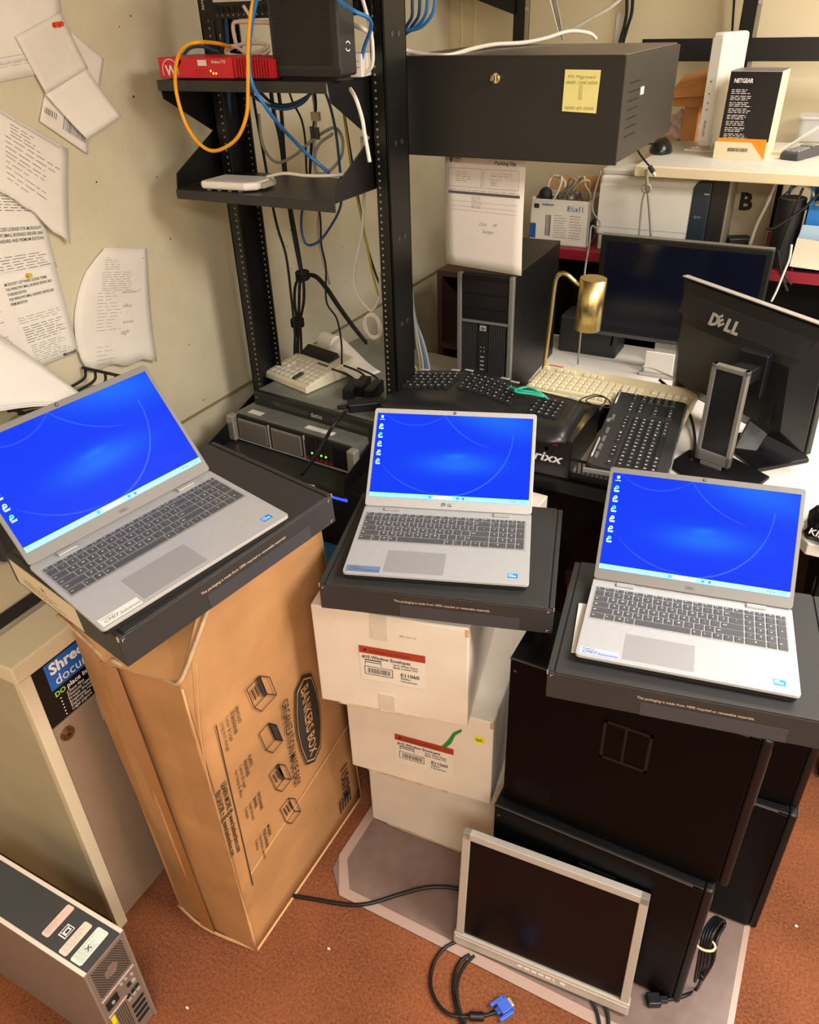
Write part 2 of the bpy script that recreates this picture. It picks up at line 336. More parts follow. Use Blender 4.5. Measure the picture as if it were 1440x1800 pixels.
# ------------------------------------------------------------------ laptops
LW, LD, LL = .3585, .236, .228
def screen_mat():
    M = bpy.data.materials.new('lit_laptop_screen'); M.use_nodes = True; nt = M.node_tree; nt.nodes.clear()
    N = nt.nodes.new; L = nt.links.new
    out = N('ShaderNodeOutputMaterial'); em = N('ShaderNodeEmission'); gl = N('ShaderNodeBsdfGlossy'); mix = N('ShaderNodeAddShader')
    tc = N('ShaderNodeTexCoord'); sp = N('ShaderNodeSeparateXYZ'); L(tc.outputs['Object'], sp.inputs[0])
    def mth(op, a, b=None, c=None):
        n = N('ShaderNodeMath'); n.operation = op
        for i, x in enumerate((a, b, c)):
            if x is None: continue
            if isinstance(x, (int, float)): n.inputs[i].default_value = x
            else: L(x, n.inputs[i])
        return n.outputs[0]
    X, Y = sp.outputs[0], sp.outputs[1]      # X: 0..LW across, Y: 0..LL up the lid
    def blob(cx, cy, sx, sy, ang=0, pw=1.0):
        dx = mth('SUBTRACT', X, cx); dy = mth('SUBTRACT', Y, cy); c, s = math.cos(ang), math.sin(ang)
        a = mth('ADD', mth('MULTIPLY', dx, c / sx), mth('MULTIPLY', dy, s / sx)); b = mth('ADD', mth('MULTIPLY', dx, -s / sy), mth('MULTIPLY', dy, c / sy))
        d = mth('ADD', mth('MULTIPLY', a, a), mth('MULTIPLY', b, b)); return mth('POWER', 2.718, mth('MULTIPLY', d, -1))
    def arc(cx, cy, r, th, x0, x1, side=0):
        dx = mth('SUBTRACT', X, cx); dy = mth('SUBTRACT', Y, cy)
        d = mth('SQRT', mth('ADD', mth('MULTIPLY', dx, dx), mth('MULTIPLY', dy, dy))); e = mth('DIVIDE', mth('SUBTRACT', d, r), th)
        g = mth('POWER', 2.718, mth('MULTIPLY', mth('MULTIPLY', e, e), -1)); e1 = mth('MULTIPLY', mth('LESS_THAN', e, 0), 0)
        xm = (x0 + x1) / 2; hw = (x1 - x0) / 2; f = mth('MAXIMUM', mth('SUBTRACT', 1, mth('POWER', mth('ABSOLUTE', mth('DIVIDE', mth('SUBTRACT', X, xm), hw)), 2)), 0)
        s_ = mth('GREATER_THAN', dy, 0) if side > 0 else mth('LESS_THAN', dy, 0)
        return mth('MULTIPLY', mth('MULTIPLY', g, f), s_)
    glow = mth('ADD', mth('MULTIPLY', blob(.195, .105, .075, .022, .03), .55), mth('MULTIPLY', blob(.27, .215, .10, .035, -.25), .5))
    glow = mth('ADD', glow, mth('MULTIPLY', blob(.19, .122, .022, .006, .1), .35))
    lines = mth('ADD', mth('MULTIPLY', arc(.165, .175, .145, .0013, .13, .35, -1), .42), mth('MULTIPLY', arc(.30, .31, .17, .0011, .12, .27, -1), .28))
    lines = mth('ADD', lines, mth('MULTIPLY', arc(.09, .29, .10, .0012, .0, .19, -1), .2))
    lines = mth('ADD', lines, mth('MULTIPLY', arc(.16, .21, .175, .0012, .02, .17, -1), .25))
    r1 = N('ShaderNodeMix'); r1.data_type = 'RGBA'; r1.inputs['A'].default_value = lin('1840fb'); r1.inputs['B'].default_value = lin('2f8cff'); r1.clamp_factor = True
    L(mth('ADD', glow, 0), r1.inputs['Factor'])
    r2 = N('ShaderNodeMix'); r2.data_type = 'RGBA'; r2.inputs['B'].default_value = lin('6aa2ff'); r2.clamp_factor = True
    L(lines, r2.inputs['Factor']); L(r1.outputs['Result'], r2.inputs['A'])
    L(r2.outputs['Result'], em.inputs[0]); em.inputs[1].default_value = 1.0
    gl.inputs['Roughness'].default_value = .3; gl.inputs[0].default_value = (.004, .004, .004, 1)
    L(em.outputs[0], mix.inputs[0]); L(gl.outputs[0], mix.inputs[1]); L(mix.outputs[0], out.inputs[0])
    return M
SCR = screen_mat()
TBAR = mat('taskbar_glow', '6fd0fb', .4, emit=.95); ICW = mat('icon_white', 'b4e2fb', .4, emit=.8); ICC = mat('icon_cyan', '45c8f0', .4, emit=.9); ICB = mat('icon_blue', '1c6fd8', .4, emit=.9)
KLEG = mat('key_legend', 'e8e8e8', .6)
STKB = mat('blue_processor_sticker', '1b86cf', .35)
def keyrows():
    u = .01775; rows = []; y0 = .1075; p = .0176
    def row(y, hgt, ws, nump, labels):
        x = .0095
        for w, lb in zip(ws, labels): rows.append((x, y, w * u, hgt, lb)); x += w * u
        x = .0095 + 15 * u
        for w, lb, hh in nump: rows.append((x, y if hh == 1 else y - p, w * u, hgt * hh + (p - hgt) * (hh - 1), lb)); x += w * u
    row(y0 + 5 * p + .0005, .0108, [1] * 15, [(1, 'h', 1), (1, 'e', 1), (1, 'u', 1), (1, 'd', 1)], ['esc', 'F1', 'F2', 'F3', 'F4', 'F5', 'F6', 'F7', 'F8', 'F9', 'F10', 'F11', 'F12', 'prt', 'del'])
    row(y0 + 4 * p, p, [1] * 13 + [2], [(1, 'nl', 1), (1, '/', 1), (1, '*', 1), (1, '-', 1)], list('`1234567890-=') + ['back'])
    row(y0 + 3 * p, p, [1.5] + [1] * 12 + [1.5], [(1, '7', 1), (1, '8', 1), (1, '9', 1), (1, '+', 2)], ['tab'] + list('QWERTYUIOP[]') + ['\\'])
    row(y0 + 2 * p, p, [1.75] + [1] * 11 + [2.25], [(1, '4', 1), (1, '5', 1), (1, '6', 1)], ['caps'] + list("ASDFGHJKL;'") + ['enter'])
    row(y0 + p, p, [2.25] + [1] * 10 + [2.75], [(1, '1', 1), (1, '2', 1), (1, '3', 1), (1, 'ent', 2)], ['shift'] + list('ZXCVBNM,./') + ['shift'])
    row(y0, p, [1.5, 1, 1, 1, 5.5, 1, 1, 1, 1, 1], [(2, '0', 1), (1, '.', 1)], ['ctrl', 'fn', '#', 'alt', '', 'alt', 'ct', '<', '^', '>'])
    return rows
def make_laptop(name, label, desk_icons, sticker, sticker_mat, sticker_ink):
    t = thing(name, label, 'laptop', group=None)
    # base: silver deck over a dark underside, thin front edge
    def rr_(x0, x1, y0, y1, r, n=4):
        P = []
        for cx, cy, a in ((x1 - r, y0 + r, -90), (x1 - r, y1 - r, 0), (x0 + r, y1 - r, 90), (x0 + r, y0 + r, 180)):
            for i in range(n + 1): an = R(a + 90 * i / n); P.append((cx + r * math.cos(an), cy + r * math.sin(an)))
        return P
    bm = NB(); prism(bm, rr_(0, LW, 0, LD, .007), XY, -.006, 0); obj('palm_rest_deck', bm, LAP, t, bev=.0008)
    bm = NB(); prism(bm, rr_(.003, LW - .003, .003, LD - .002, .007), XY, -.0155, -.006); obj('underside', bm, BLKM, t)
    for x in (.03, LW - .03):
        for y in (.02, LD - .02):
            bm = NB(); cyl(bm, (x, y, -.018), (x, y, -.0155), .006); obj('rubber_foot', bm, BLKM, t)
    bm = NB(); prism(bm, rr_(.0075, LW - .0095, .1045, .2085, .002), XY, -.0002, .0003); kb = obj('keyboard', bm, LAPD if False else mat('keyboard_well', '9b9b9b', .5, .15), t)
    leg = NB()
    for (x, y, w, h, lb) in keyrows():
        g = .0013; bm = NB(); b = g
        hexa(bm, [(x + g, y + g, .0003), (x + w - g, y + g, .0003), (x + w - g, y + h - g, .0003), (x + g, y + h - g, .0003),
                  (x + g + .0004, y + g + .0004, .0021), (x + w - g - .0004, y + g + .0004, .0021), (x + w - g - .0004, y + h - g - .0004, .0021), (x + g + .0004, y + h - g - .0004, .0021)])
        obj('key', bm, KEY, kb, bev=.0005, seg=1)
        if lb:
            s = .0052 if len(lb) == 1 else .0036
            if len(lb) == 1: put_text(leg, lb, s, lambda a, c, x=x, y=y, w=w, h=h: (x + w / 2 + a, y + h * .42 + c, .00235), .02, align='C')
            else: put_text(leg, lb, s, lambda a, c, x=x, y=y, w=w, h=h: (x + .003 + a, y + h * .42 + c, .00235), .02)
    obj('key_legends', leg, KLEG, kb)
    bm = NB(); prism(bm, rr_(.078, .195, .010, .079, .002), XY, 0, .0003); obj('trackpad', bm, PADM, t)
    for x in (.045, LW - .045 - .034):
        bm = NB(); box(bm, x, x + .034, LL - .0115, LL - .002, .0005, .0045); obj('hinge_cover', bm, SIL, t, bev=.001)
    bm = NB(); box(bm, .318, .337, .017, .031, 0, .0004); s = obj('processor_sticker', bm, STKB, t)
    bm = NB(); f = lambda x, y: (.319 + x, .0262 + y, .0006); put_text(bm, 'intel', .0048, f, .02); f2 = lambda x, y: (.319 + x, .0205 + y, .0006); put_text(bm, 'CORE', .0055, f2, .03); obj('print', bm, KLEG, s)
    bm = NB(); box(bm, .005, .072, .005, .024, 0, .0004); s = obj('asset_sticker', bm, sticker_mat, t)
    bm = NB(); put_text(bm, 'managed by', .0042, lambda x, y: (.010 + x, .0185 + y, .0006), 0); put_text(bm, 'CMIT', .0105, lambda x, y: (.010 + x, .0085 + y, .0006), .0, .35); put_text(bm, 'Solutions', .0092, lambda x, y: (.036 + x, .0082 + y, .0006), 0, .35)
    obj('print', bm, sticker_ink, s)
    # lid, in its own axes: x across, y up the lid, z out of the screen
    bm = NB(); prism(bm, rr_(0, LW, .001, LL, .006), XY, -.0055, 0); lid = obj('lid', bm, LAPD if desk_icons['dark'] else LAP, t, bev=.0008)
    lid.location = (0, LD - .008, .003)
    bm = NB(); rect(bm, lambda x, y: (x, y, .0006), .0073, LW - .0073, .022, .2165); obj('screen', bm, SCR, lid)
    bm = NB(); rect(bm, lambda x, y: (x, y, .0010), .0073, LW - .0073, .022, .0315); tb = obj('taskbar', bm, TBAR, lid)
    bm = NB()
    for i in (0, .5): pass
    for dx in (0, .0032):
        for dy in (0, .0032): rect(bm, lambda x, y: (x, y, .0013), .137 + dx, .1398 + dx, .0237 + dy, .0265 + dy, 0)
    rect(bm, lambda x, y: (x, y, .0013), .148, .188, .0235, .0300, 1); rect(bm, lambda x, y: (x, y, .0015), .151, .163, .0263, .0272, 2)
    cyl(bm, (.2, .0267, .0011), (.2, .0267, .0014), .003, mi=0); cyl(bm, (.212, .0267, .0011), (.212, .0267, .0014), .0028, mi=3)
    for i in range(3): rect(bm, lambda x, y: (x, y, .0013), .312 + i * .005, .315 + i * .005, .0255, .0276, 3)
    for i in range(2): rect(bm, lambda x, y: (x, y, .0013), .331, .345, .0243 + i * .003, .0252 + i * .003, 3)
    obj('taskbar_icons', bm, [ICB, mat('search_box_glow', 'd4f1ff', .4, emit=.95), mat('search_hint', '7fb2d6', .4, emit=.7), mat('tray_icon_dark', '2a5f8f', .4, emit=.6)], lid)
    for i, kind in enumerate(desk_icons['icons']):
        cx, cy = .0185, .2075 - i * .0205; bm = NB()
        if kind == 'bin':
            prism(bm, [(cx - .0022, cy - .003), (cx + .0022, cy - .003), (cx + .003, cy + .003), (cx - .003, cy + .003)], XY, .0010, .0013, 0)
        else:
            cyl(bm, (cx, cy, .0010), (cx, cy, .0013), .0037, n=18, mi=1 if kind in 'es' else 0)
            if kind == 'e': cyl(bm, (cx + .0008, cy - .0008, .0013), (cx + .0008, cy - .0008, .0015), .002, n=12, mi=2)
            if kind in 'cs': cyl(bm, (cx, cy, .0013), (cx, cy, .0015), .0022, n=12, mi=2)
            if kind == 'd': rect(bm, lambda x, y: (x, y, .0015), cx - .001, cx + .002, cy - .0015, cy + .0015, 2)
            rect(bm, lambda x, y: (x, y, .0013), cx - .0052, cx - .0022, cy - .0048, cy - .0018, 0)
        for k in range(2 if kind != 'bin' else 1): rect(bm, lambda x, y: (x, y, .0013), cx - .0055 + k * .001, cx + .0055 - k * .001, cy - .0072 - k * .0021, cy - .0061 - k * .0021, 0)
        obj('desktop_icon', bm, [ICW, ICC, ICB], lid)
    bm = NB(); cyl(bm, (LW / 2, .2225, 0), (LW / 2, .2225, .0012), .0030); cyl(bm, (LW / 2, .2225, .0012), (LW / 2, .2225, .0014), .0015, mi=1)
    obj('webcam', bm, [BLKM, mat('lens_glass', '9a9aa6', .1)], lid)
    bm = NB(); f = lambda x, y: (LW / 2 + x, .0078 + y, .0008)
    if not desk_icons['dark']:
        put_text(bm, 'D', .0095, lambda x, y: f(x - .0134, y), .03); V = lambda x, y: f(-.0064 + (x * .83 - y * .56), .0012 + (x * .56 + y * .83)); put_text(bm, 'E', .0088, V, .03)
        put_text(bm, 'LL', .0095, lambda x, y: f(x + .0006, y), .03)
    else: put_text(bm, 'DELL', .0075, f, .02, align='C')
    obj('maker_mark', bm, mat('bezel_mark', '4e4c4c', .5) if not desk_icons['dark'] else mat('bezel_mark_dark', '5a5856', .5), lid)
    return t, lid
def set_laptop(pair, loc, X, Y, lid_deg):
    t, lid = pair; pose(t, loc, X, Y); lid.rotation_euler = (R(lid_deg), 0, 0)
S_WH = mat('white_sticker', 'dedbd5', .5); S_BL = mat('slate_blue_sticker', '6d7c9c', .4); S_BL2 = mat('pale_blue_sticker', 'a9b4cf', .4); S_IN = mat('sticker_navy_ink', '2c3f78', .5); S_GR = mat('sticker_grey_ink', '6b6a72', .5)
LM = make_laptop('laptop', 'open silver laptop with a marked light bezel, on the white envelope box stack', dict(dark=False, icons=['bin', 'd', 'e', 'c', 'd', 'c']), '', S_BL, S_IN)
set_laptop(LM, (-.7098, 1.0047, .9624), (.9433, .3320, -.0009), (-.3318, .9429, .0288), 40.4)
LR = make_laptop('laptop', 'open grey laptop with seven desktop icons, on the stacked black computer towers', dict(dark=True, icons=['bin', 's', 'c', 's', 'd', 'c', 'e']), '', S_BL2, S_IN)
set_laptop(LR, (-.2453, 1.0171, .9297), (.9877, .1548, .0209), (-.1542, .9877, -.0271), 48.4)
LLp = make_laptop('laptop', 'open grey laptop turned sideways with a white sticker, on the tall brown carton', dict(dark=True, icons=['bin', 'e', 'c', 's', 'd', 'c', 's']), '', S_WH, S_GR)
set_laptop(LLp, (-.8232, .5506, 1.1282), (.2546, .9647, .0673), (-.9670, .2547, .0068), 51.4)

# ------------------------------------------------------------------ black shipping boxes under the laptops
def ship_box(label, loc, X, Y, w=.462, d=.345, h=.062, tape=(.19, .37)):
    t = thing('laptop_shipping_box', label, 'box'); pose(t, loc, X, Y)   # origin: top front-left corner
    bm = NB(); box(bm, 0, w, .0, d, -h, -.0035); obj('tray', bm, BOXK, t, bev=.002)
    bm = NB(); box(bm, .013, w - .013, 0, d, -.0035, 0); obj('top_flap', bm, BOXK, t, bev=.0012)
    for x0, x1 in ((0, .009), (w - .009, w)):
        bm = NB(); box(bm, x0, x1, .003, d - .003, -.0035, -.0004); obj('side_flange', bm, BOXK, t, bev=.0008)
    bm = NB(); box(bm, tape[0] - .03, tape[1] + .02, -.0006, 0, -h + .001, -h * .52); obj('sealing_tape', bm, TAPK, t)
    bm = NB(); put_text(bm, 'This packaging is made from 100% recycled or renewable materials.', .0075, plane_fn((w * .33, 0, -h * .40), (1, 0, 0), (0, 0, 1), .0007), .01, width=.185)
    for sx, sz in ((.006, -.009), (w - .012, -.009), (w - .012, -h + .008)): 
        f = plane_fn((sx, 0, sz), (1, 0, 0), (0, 0, 1), .0007); rect(bm, f, 0, .005, 0, .001); rect(bm, f, 0, .001, -.004, 0)
    obj('print', bm, mat('tan_print', 'c5ab95', .6), t)
    bm = NB(); box(bm, -.0003, .0018, -.0003, .0018, -.009, .0002); box(bm, w - .0018, w + .0003, -.0003, .0018, -.007, .0002); obj('worn_corners', bm, mat('worn_card', '9c8268', .8), t)
    return t
def wob(ax_, ang):
    return (math.cos(ang), math.sin(ang), 0)
a_ = math.atan2(1.129 - 1.0, -.32 + .766)
p = az(560, 1025, .9435); q = az(975, 1070, .9435); X = (q - p).normalized()
ship_box('black shipping box under the middle laptop, on the white envelope boxes', p, X, Vector((-X.y, X.x, .0)), w=(q - p).length)
p = az(962, 1178, .909); X = Vector((.985, .172, .0209)).normalized()
tR = ship_box('black shipping box under the right laptop, on the black computer towers', p, X, Vector((-.172, .985, -.027)), w=.462)
p = az(205, 1122, 1.1085) ; q = az(583, 868, 1.1085 + .030); X = (q - p).normalized()
tL = ship_box('black shipping box with a white label on its end, on the brown carton', p, X, Vector((-X.y, X.x, 0.0)), w=(q - p).length)
bm = NB(); box(bm, -.0008, 0, .12, .33, -.055, -.004); lb = obj('white_end_label', bm, mat('label_buff', 'd6c7ac', .7), tL)
bm = NB(); f = plane_fn((-.0008, .24, -.025), (0, -1, 0), (0, 0, 1)); put_text(bm, '1 OF 1', .008, f, .02); scribble(bm, f, -.06, -.008, .14, 3, .006, .001, .4, .01); obj('print', bm, INK, lb)
# papers slipped under two laptops
bm = NB(); p = [az(622, 1013, .9445), az(662, 1016, .9445), az(668, 960, .9445), az(630, 958, .9445)]; face(bm, [bm.verts.new(x) for x in p])
tag(obj('paper_slip', bm, PAP2, solid=.0004), 'white paper corner sticking out under the middle laptop', 'paper')
bm = NB(); p = [az(1004, 1147, .9115), az(1029, 1150, .9125), az(1037, 1062, .9095), az(1018, 1060, .9095)]; face(bm, [bm.verts.new(x) for x in p])
tag(obj('paper_slip', bm, PAP2, solid=.0004), 'white paper edge sticking out left of the right laptop', 'paper')

def hit(t, u, v, axis, val=0):     # where a picture point falls on a plane of a thing's own axes
    Mi = t.matrix_basis.inverted(); o = Mi @ CAMLOC; d = Mi.to_3x3() @ ray(u, v); return o + d * ((val - o[axis]) / d[axis])

# ------------------------------------------------------------------ tall brown carton
t = thing('cardboard_carton', 'tall crushed brown carton printed with storage box drawings, under the left laptop', 'carton', (-1.0, .9, 0))
L_ = lambda p: Vector(p) - Vector((-1.0, .9, 0))
def boxbot(y): return 1.1085 - .066 + .045 * (y - .575)
rr = random.Random(5)
bm = NB()   # printed side, slightly dented sheet
NY, NZ = 14, 18; G = []
def cside(s, q):
    y = .70 + (.482 - .062 * q) * s; ztop = boxbot(y) - .004 if s > .24 else .885 + (boxbot(.816) - .889) * (s / .24) ** .8
    z = ztop * q; yy = y - (.012 * q if s < .01 else 0); x = -.842 + .003 * math.sin(s * 5 + q * 3) * math.sin(q * 3.1) - (.012 * (q ** 8) * (1 - s))
    return L_((x, yy, z))
for j in range(NZ + 1): G.append([bm.verts.new(cside(i / NY, j / NZ)) for i in range(NY + 1)])
for j in range(NZ):
    for i in range(NY): face(bm, [G[j][i], G[j][i + 1], G[j + 1][i + 1], G[j + 1][i]])
obj('printed_side', bm, KRAFT, t, smooth=True, solid=.004)
bm = NB()   # narrow front with a bulging vertical crease
cols = [((-1.086, .702, 0), (-1.160, .712, .905)), ((-1.03, .692, 0), (-1.105, .694, .872)), ((-.985, .687, 0), (-1.045, .684, .852)), ((-.977, .694, 0), (-1.032, .694, .868)), ((-.91, .697, 0), (-.94, .697, .858)), ((-.842, .70, 0), (-.856, .688, .885))]
G = []
for j in range(13):
    q = j / 12; G.append([bm.verts.new(L_(Vector(a) * (1 - q) + Vector(b) * q + Vector((0, .004 * math.sin(q * 7 + i), 0)))) for i, (a, b) in enumerate(cols)])
for j in range(12):
    for i in range(5): face(bm, [G[j][i], G[j][i + 1], G[j + 1][i + 1], G[j + 1][i]])
obj('front_side', bm, KRAFT, t, solid=.004)
bm = NB(); vs = [(-1.160, .712, .905), (-1.086, .702, 0), (-1.086, 1.182, 0), (-1.05, 1.118, 1.055), (-1.12, .80, 1.03)]
face(bm, [bm.verts.new(L_(v)) for v in vs]); vs = [(-.842, 1.182, 0), (-.842, 1.12, 1.06), (-1.05, 1.118, 1.055), (-1.086, 1.182, 0)]; face(bm, [bm.verts.new(L_(v)) for v in vs])
obj('back_sides', bm, KRAFT, t, solid=.004)
bm = NB(); vs = [[(-1.160, .712, .905), (-1.12, .80, .975), (-1.045, .684, .852)], [(-1.045, .684, .852), (-1.12, .80, .975), (-.99, .79, .97)], [(-1.045, .684, .852), (-.99, .79, .97), (-.856, .688, .885)], [(-.856, .688, .885), (-.99, .79, .97), (-.855, .80, 1.03)],
    [(-1.12, .80, .975), (-1.05, 1.118, 1.05), (-.848, 1.118, 1.05), (-.855, .80, 1.03)]]
for v in vs: face(bm, [bm.verts.new(L_(x)) for x in v])
obj('top_flap', bm, KRAFT, t, solid=.003)
bm = NB(); tube(bm, [L_(Vector((-1.178 + .06 * i, .705 - .014 * i / 2 + rr.uniform(-.003, .003), .905 - .025 * i / 1 + rr.uniform(-.006, .006)))) for i in range(3)], .004, 5); tube(bm, [L_((-1.03, .688, .868)), L_((-.99, .692, .858)), L_((-.94, .696, .86)), L_((-.89, .69, .875)), L_((-.852, .685, .892)), L_((-.842, .73, .95)), L_((-.842, .78, 1.0))], .0045, 5)
obj('torn_edge', bm, TORN, t)
bm = NB(); tube(bm, [L_((-.842, .70, .003)), L_((-.842, .94, .003)), L_((-.842, 1.182, .003))], .004, 6); tube(bm, [L_((-.8425, .699, .003)), L_((-.849, .698, .4)), L_((-.8555, .689, .87))], .0035, 6); tube(bm, [L_((-1.086, .70, .003)), L_((-.985, .686, .003)), L_((-.842, .70, .003))], .004, 6)
obj('worn_corner_edge', bm, KRAFTL, t)
bm = NB(); bx = [(.992, 0), (1.035, 0)]
f0 = lambda q, k: L_(Vector((-1.0 + .045 * k, .6885, 0)) * (1 - q) + Vector((-1.06 + .045 * k, .688, .855)) * q + Vector((0, -.0035, 0)))
vs = [[bm.verts.new(f0(q / 8, k)) for k in (0, 1)] for q in range(9)]
for a, b in zip(vs, vs[1:]): face(bm, [a[0], a[1], b[1], b[0]])
obj('packing_tape', bm, mat('brown_packing_tape', 'a87444', .25), t)
def cf(u, v):                      # plane frame on the printed side, running down it, starting at a picture point
    p = ax(u, v, -.8385); return plane_fn(L_(p), (0, 0, -1), (0, 1, 0), .001)
def clen(a, b): return (ax(*a, -.8385) - ax(*b, -.8385)).length
PRT = mat('carton_black_print', '2c2420', .8); pbm = NB()
A = ax(541, 1177, -.8385); B = ax(544, 1349, -.8385); hh = clen((541, 1177), (544, 1349)); mid = (A + B) / 2
f = plane_fn(L_(mid), (0, 0, -1), (0, 1, 0), .0015)
def badge(s): return [(-hh / 2 * s, 0.0 + .0), (-hh * .43 * s, .030 * s), (-hh * .2 * s, .043 * s), (0, .047 * s), (hh * .2 * s, .043 * s), (hh * .43 * s, .030 * s), (hh / 2 * s, 0), (hh * .43 * s, -.030 * s), (hh * .2 * s, -.043 * s), (0, -.047 * s), (-hh * .2 * s, -.043 * s), (-hh * .43 * s, -.030 * s)]
b1 = NB(); face(b1, [b1.verts.new(f(*p)) for p in badge(1.0)]); bd = obj('logo_badge', b1, PRT, t)
g = plane_fn(L_(mid), (0, 0, -1), (0, 1, 0), .0022)
b1 = NB(); put_text(b1, 'BANKERS BOX', .040, lambda x, y: g(x, y - .0145), .01, align='C', width=hh * .78)
o_, i_ = badge(.93), badge(.90)
for k in range(12):
    k2 = (k + 1) % 12; face(b1, [b1.verts.new(g(*p)) for p in (o_[k], o_[k2], i_[k2], i_[k])])
obj('logo_lettering', b1, mat('kraft_logo_print', 'c49763', .75), t)
put_text(pbm, 'ORGANIZATION MADE EASY', .034, cf(494, 1237), .01, width=clen((496, 1232), (529, 1371)))
f = cf(378, 1275); rect(pbm, f, 0, clen((378, 1275), (457, 1545)) * .98, 0, .003)
f = cf(388, 1380); put_text(pbm, 'LEARN MORE @ www.bankersbox.com', .02, f, .02, width=clen((395, 1375), (429, 1487)))
f = cf(378, 1396); put_text(pbm, 'EN SAVOIR + @ www.bankersbox.com', .02, f, .02, width=clen((390, 1390), (420, 1497)))
def crate(u, v, kind, names):
    f = cf(u, v); th = .0022
    def ln(a, b, w=th):
        a, b = Vector(a), Vector(b); d = (b - a).normalized(); n_ = Vector((-d.y, d.x)) * w / 2
        face(pbm, [pbm.verts.new(f(*q)) for q in (a - n_, b - n_, b + n_, a + n_)])
    w, h, d = .062, .055, .028
    if kind == 0: h = .07
    P = [(0, 0), (w, .012), (w, .012 + h * .6), (0, h * .6)]; Q = [(0, h * .6), (d, h), (w + d, h + .012), (w, h * .6 + .012)]
    for r_ in (P, Q): [ln(r_[i], r_[(i + 1) % 4]) for i in range(4)]
    ln(P[1], (w + d, .03)); ln((w + d, .03), Q[2]); [ln((w * .2, .012 + k * .01), (w * .75, .02 + k * .01), .0035) for k in range(3 if kind != 1 else 0)]
    if kind in (0, 2): face(pbm, [pbm.verts.new(f(*q)) for q in ((0, h * .45), (w, .012 + h * .45), (w, .012 + h * .6), (0, h * .6))])
    if kind == 1: face(pbm, [pbm.verts.new(f(*q)) for q in Q])
    f2 = cf(*names[1])
    for k, s in enumerate(names[0]): put_text(pbm, s, .0125, lambda x, y, k=k: f2(x, y - k * .0145), .02 if k < 2 else 0, width=.0048 * len(s))
crate(433, 1212, 0, (('HEAVY-DUTY', 'STORAGE BOXES', 'Letter & Legal', 'Long-term storage'), (413, 1244)))
crate(455, 1290, 1, (('PLASTIC', 'FILE BOXES', 'Letter & Legal', 'for home & office'), (436, 1330)))
crate(473, 1362, 2, (('SPACE-SAVING', 'DRAWERS', 'Stack & lock', 'Compact'), (452, 1395)))
crate(492, 1422, 3, (('MAGAZINE', 'FILES & BOXES', 'Literature sorters', 'Desktop'), (469, 1452)))
f = cf(598, 1352); put_text(pbm, '1150704', .045, f, .02, width=.13); 
f = cf(603, 1400); [rect(pbm, f, 0, .05, -.02 + k * .012, -.014 + k * .012) for k in range(5)]
obj('printed_drawings', pbm, PRT, t)
bm = NB(); tube(bm, [L_(ax(u, v, -.8395)) for u, v in ((440, 1538), (488, 1466), (536, 1392), (584, 1318), (612, 1275))], .0016, 5); tube(bm, [L_(ax(u, v, -.8395)) for u, v in ((345, 1165), (352, 1290), (372, 1400))], .0012, 5); obj('pressed_crease', bm, mat('crease_tan', 'bd9468', .8), t)
# ------------------------------------------------------------------ document shredding console
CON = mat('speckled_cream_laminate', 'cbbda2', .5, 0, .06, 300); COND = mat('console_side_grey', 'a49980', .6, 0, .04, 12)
t = thing('shredding_console', 'cream locking document console with a black instruction sign, left of the brown carton', 'cabinet', (-1.385, .78, 0))
o0 = Vector((-1.385, .78, 0)); x1 = .213; y0, y1 = -.195, .20
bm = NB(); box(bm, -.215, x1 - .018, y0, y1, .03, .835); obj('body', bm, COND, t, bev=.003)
bm = NB(); box(bm, x1 - .018, x1, y0, y0 + .028, .0, .835); box(bm, x1 - .018, x1, y1 - .028, y1, .0, .835); obj('front_frame', bm, CON, t, bev=.002)
bm = NB(); box(bm, x1 - .016, x1 - .004, y0 + .03, y1 - .03, .02, .675)
dr = obj('door', bm, mat('bronze_laminate_door', '9c8672', .32, .25, .08, 350), t, bev=.002)
bm = NB(); p = Vector((x1 - .004, 0, 0)); c = hit(t, 117, 1288, 0, x1 - .004)
cyl(bm, c, c + Vector((.006, 0, 0)), .0155, n=24); cyl(bm, c + Vector((.006, 0, 0)), c + Vector((.009, 0, 0)), .010, n=24); cyl(bm, c + Vector((.009, 0, 0)), c + Vector((.0095, 0, 0)), .004, mi=1)
obj('cam_lock', bm, [mat('bronze_metal', '8d7458', .3, .9), BLKM], dr)
bm = NB(); box(bm, x1 - .004, x1 - .0032, y0 + .14, y0 + .22, .60, .668); st = obj('hand_sticker', bm, mat('grey_sticker', 'a79c90', .5), dr)
bm = NB(); f = plane_fn((x1 - .0032, y0 + .17, .63), (0, 1, 0), (0, 0, 1)); rect(bm, f, 0, .028, 0, .02); [rect(bm, f, k * .007, k * .007 + .0045, .018, .034) for k in range(4)]; obj('hand_print', bm, INK, st)
bm = NB(); box(bm, x1 - .016, x1 - .002, y0 + .03, y1 - .03, .682, .833); sg = obj('instruction_sign', bm, mat('sign_black', '0e0d0f', .35), t)
FX = x1 - .0018
def sf(y, z, l=.0004): return plane_fn((FX, y, z), (0, 1, 0), (0, 0, 1), l)
bm = NB(); rect(bm, sf(y0 + .055, .762), 0, .2, 0, .066); obj('blue_panel', bm, mat('sign_blue', '1f5fb4', .4), sg)
bm = NB(); put_text(bm, 'Shred-it', .036, sf(y0 + .064, .798, .001), .035); put_text(bm, 'documents', .033, sf(y0 + .068, .768, .001), -.0)
put_text(bm, 'place in console', .0165, sf(y0 + .088, .744, .001), .02)
for k, s in enumerate(('Client files', 'Financial reports', 'Private documents', 'Employee records', 'Expired files', 'Legal papers')): put_text(bm, s, .0105, sf(y0 + .082, .7315 - k * .0088, .001), .0)
for k in range(6): rect(bm, sf(y0 + .066, .733 - k * .0088, .001), 0, .003, 0, .003)
obj('lettering', bm, WINK, sg)
